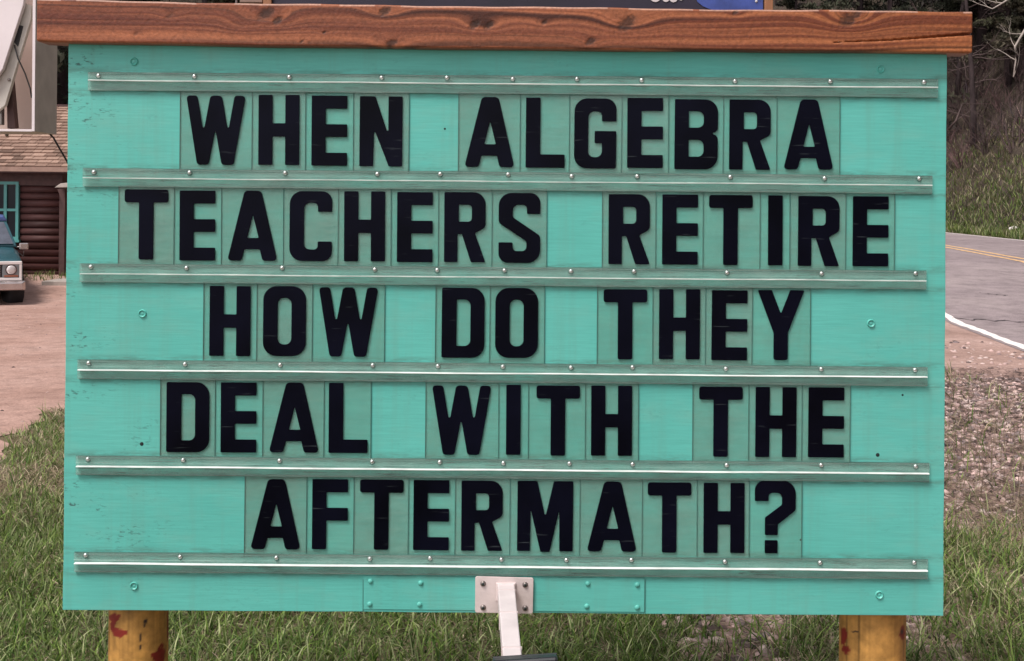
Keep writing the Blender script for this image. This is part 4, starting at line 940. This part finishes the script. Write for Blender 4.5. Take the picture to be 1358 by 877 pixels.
def leaves(n_, cen, rad, size, cols, seed, flat=.5):
    r0 = np.random.default_rng(seed); ci = r0.integers(0, len(cen), n_); cen = np.array(cen); rad = np.array(rad)
    d = r0.normal(size=(n_, 3)); d /= np.linalg.norm(d, axis=1, keepdims=True); p = cen[ci] + d*(rad[ci][:, None])*(r0.random((n_, 1))**.5)*np.array((1, 1, flat))
    a = r0.normal(size=(n_, 3)); a /= np.linalg.norm(a, axis=1, keepdims=True); b = np.cross(a, r0.normal(size=(n_, 3))); b /= np.linalg.norm(b, axis=1, keepdims=True)
    s = size*r0.uniform(.6, 1.3, (n_, 1)); V = np.stack([p-a*s, p+b*s*.35, p+a*s, p-b*s*.35], 1).reshape(-1, 3)
    me = np_mesh('crown', V, np.arange(n_*4), np.arange(0, n_*4, 4)); cc = np.array(cols)[r0.integers(0, len(cols), len(cen))][ci]*r0.uniform(.6, 1.4, (n_, 1))
    set_col(me, np.repeat(cc, 4, 0)); return me
def conifer(seed, Ht, cols):
    rs = random.Random(seed); t = empty('evergreen_tree', (0, 0, 0))
    b = MB(); lean = rs.uniform(-.03, .03)*Ht; b.tube([(lean*f, 0, Ht*f-.3*(f == 0)) for f in (0, .2, .5, .8, 1)], [Ht*.022, Ht*.018, Ht*.013, Ht*.006, .02], 9)
    cen = []; rad = []; br = MB(); nb_ = 62
    for i in range(nb_):
        f = .16 + .82*i/nb_; a = rs.uniform(0, 6.28); L = Ht*(.23*(1-f)+.035)*rs.uniform(.6, 1.2); z = Ht*f
        e = Vector((math.cos(a)*L, math.sin(a)*L, -L*.12)); p0 = Vector((lean*f, 0, z)); br.tube([p0, p0+e*.5+Vector((0, 0, L*.04)), p0+e], [.05*(1-f)+.012, .03*(1-f)+.01, .006], 4, False)
        for g in (.35, .6, .82, 1.0): cen.append(tuple(p0 + e*g)); rad.append(L*(.20+.12*g)*rs.uniform(.7, 1.2))
    b.build('trunk', M['bark'], t, True); br.build('limbs', M['bark'], t, True)
    link('crown', leaves(15000, cen, rad, .17, cols, seed, .45), t, M['leaf']); return t
DARK = [(.045, .050, .036), (.06, .065, .042), (.045, .040, .036), (.075, .072, .050)]
OLV = [(.085, .085, .05), (.07, .065, .045), (.10, .085, .06)]
proto = [conifer(3, 13, DARK), conifer(5, 10, OLV), conifer(8, 15, DARK)]
spots = [ # px at base, distance, proto, label
 (1300, 62, 0, 'tall dark evergreen on the hillside directly right of the beam end'),
 (1352, 57, 1, 'olive evergreen on the hillside at the right picture edge above the road'),
 (1258, 66, 2, 'dark evergreen on the hillside partly behind the right edge of the board'),
 (1180, 60, 0, 'dark evergreen showing just above the beam, left of its right end'),
 (1090, 66, 1, 'olive evergreen showing above the beam beside the orange post')]
far = [(1400, 60, 2), (1440, 72, 0), (1330, 80, 0), (1290, 90, 2), (1380, 88, 1), (1230, 84, 1), (80, 40, 2), (40, 43, 0), (-30, 41, 1), (115, 44, 0), (190, 46, 2), (270, 42, 1), (350, 47, 0), (150, 60, 2), (60, 62, 0),
       (1270, 76, 0), (1140, 72, 2), (1050, 70, 0)]
used = set()
def place(pi, px, d, label, group=None):
    t = proto[pi] if pi not in used else copy_tree(proto[pi]); used.add(pi)
    x_ = (px-CX)/F*d; t.location = (x_, d, H(x_, d)-.2); t.rotation_euler = (0, 0, random.uniform(0, 6.28)); s_ = random.uniform(.85, 1.15); t.scale = (s_, s_, s_)
    tag(t, label, 'tree'); t['group'] = group or 'evergreens on the hillside'
for px, d, pi, lab in spots: place(pi, px, d, lab)
for px, d, pi in far:
    left_ = px < 760
    place(pi, px, d, 'dark evergreen in the wood behind the cabin roof' if left_ else 'dark evergreen farther up the wooded hillside across the road', 'evergreens behind the cabin' if left_ else 'evergreens far up the hillside')
# bare shrubs
def shrub(seed, Ht, mat, depth=4, stems=6):
    rs = random.Random(seed); b = MB()
    for i in range(stems):
        a = rs.uniform(0, 6.28); branchy(b, Vector((.1*math.cos(a), .1*math.sin(a), 0)), Vector((.45*math.cos(a), .45*math.sin(a), 1)).normalized(), Ht*rs.uniform(.4, .6), .035*Ht/2.5, depth, rs, .45, (2, 4), .1)
    o = b.build('bare_shrub', mat, None); return o
M['redtwig'] = simple('red_twig', (.11, .062, .060), .9, 0, .3, 3)
sp_ = [shrub(21, 2.6, M['redtwig']), shrub(22, 2.2, M['twig']), shrub(23, 3.2, M['twig'])]
su = set()
slist = [(1275, 222, 0, 'reddish bare shrub just right of the board above the green bank'), (1308, 205, 1, 'brown bare shrub in the middle of the slope between beam end and picture edge'),
         (1345, 200, 2, 'tall bare shrub at the right picture edge above the green bank'), (1290, 168, 2, 'bare shrub below the right end of the beam'),
         (1330, 150, 0, 'reddish bare shrub on the upper slope near the picture edge'), (1262, 140, 1, 'brown bare shrub against the upper right edge of the board'),
         (1356, 120, 1, 'brown bare shrub high on the slope at the right picture edge'), (1310, 95, 0, 'reddish bare shrub right of the beam end, high on the slope')]
for px, py, k, lab in slist:
    p = hit(px, py); o = sp_[k] if k not in su else sp_[k].copy()
    if k in su: C.objects.link(o)
    su.add(k); o.location = p - Vector((0, 0, .1)); o.rotation_euler = (0, 0, random.uniform(0, 6.28)); s_ = random.uniform(.8, 1.2); o.scale = (s_,)*3
    tag(o, lab, 'shrub', 'bare shrubs on the slope')
for px, d, seed, lab in ((1291, 55, 31, 'dark bare tree trunk rising on the slope just right of the beam end'), (1336, 57, 32, 'dark bare tree on the slope left of the right picture edge'),
                         (1268, 60, 33, 'slim dark bare tree close beside the upper right edge of the board')):
    rs = random.Random(seed); x_ = (px-CX)/F*d; bt_ = empty('bare_tree', (x_, d, H(x_, d))); tag(bt_, lab, 'tree', 'bare trees on the slope')
    p0 = Vector((x_, d, H(x_, d)-.3)); pts = [p0 + Vector((rs.uniform(-.15, .15)*k_, rs.uniform(-.1, .1)*k_, 2.0*k_)) for k_ in range(6)]
    MB().tube(pts, [.19, .15, .13, .10, .08, .04], 8).build('trunk', M['bark'], bt_, True)
    b = MB()
    for k_ in range(18):
        f_ = rs.uniform(.6, 4.8); i_ = int(f_); q_ = pts[i_].lerp(pts[i_+1], f_-i_); a_ = rs.uniform(0, 6.28)
        branchy(b, q_, Vector((math.cos(a_), math.sin(a_), rs.uniform(-.1, .6))).normalized(), rs.uniform(1, 2.2), .045, 3, rs, .5, (2, 3), .05)
    b.build('limbs', M['twig'], bt_)
# pale dead branches
def dead(pxs_, d, r, label):
    pts = [at(x, y, d + random.uniform(-.4, .4)) for x, y in pxs_]; b = MB().tube(pts, [r*(1-.6*i/(len(pts)-1)) for i in range(len(pts))], 6)
    rs = random.Random(int(d*7)); 
    for i in range(1, len(pts)): branchy(b, pts[i], Vector((rs.uniform(-1, 1), rs.uniform(-.5, .5), rs.uniform(-.3, .8))).normalized(), .8, r*.45, 2, rs, .4, (1, 2))
    tag(b.build('dead_branch', M['twig'] if label.startswith('dark') else M['palebranch'], None, True), label, 'branch', 'dead branches on the slope')
dead([(1372, 20), (1356, 45), (1346, 62), (1347, 80), (1344, 102)], 42, .055, 'pale crooked dead branch at the right picture edge')
dead([(1345, -6), (1330, 4), (1316, 12)], 44, .05, 'pale dead branch at the very top right of the slope')
dead([(1258, 172), (1268, 160), (1276, 138)], 46, .06, 'dark leaning dead branch beside the right edge of the board')
# brush and leaf litter that reads as one mass
r0 = np.random.default_rng(5); x = r0.uniform(-12, 52, 190000); y = r0.uniform(34, 105, 190000); l = x - xn(y) - 12.6; kp = (l > 0) & (x/y < .58) & (l < 32) & ((x/y > .26) | (r0.random(len(x)) < .45)); x, y, l = x[kp], y[kp], l[kp]
cl_ = vnoise2(x*.55, y*.55, 71)*.6 + vnoise2(x*1.7, y*1.7, 72)*.4; kp = r0.random(len(x)) < np.clip((cl_-.30)*2.4, 0.05, 1); x, y, cl_ = x[kp], y[kp], cl_[kp]; n2 = len(x)
BR = np.array([(.075, .052, .062), (.14, .080, .082), (.035, .028, .036), (.12, .115, .065), (.26, .18, .165), (.06, .068, .045)])
ci = (vnoise2(x*.8+9, y*.8, 73)*5.99).astype(int); ci = np.where(r0.random(n2) < .4, r0.integers(0, 6, n2), ci); col = BR[ci]*r0.uniform(.4, 1.8, (n2, 1))
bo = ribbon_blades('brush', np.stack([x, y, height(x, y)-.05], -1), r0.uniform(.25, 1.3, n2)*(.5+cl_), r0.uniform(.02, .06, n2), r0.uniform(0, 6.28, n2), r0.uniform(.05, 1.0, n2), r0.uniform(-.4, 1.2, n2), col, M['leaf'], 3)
tag(bo, 'tangled brown and reddish brush covering the wooded slope across the road', 'brush', kind='stuff')
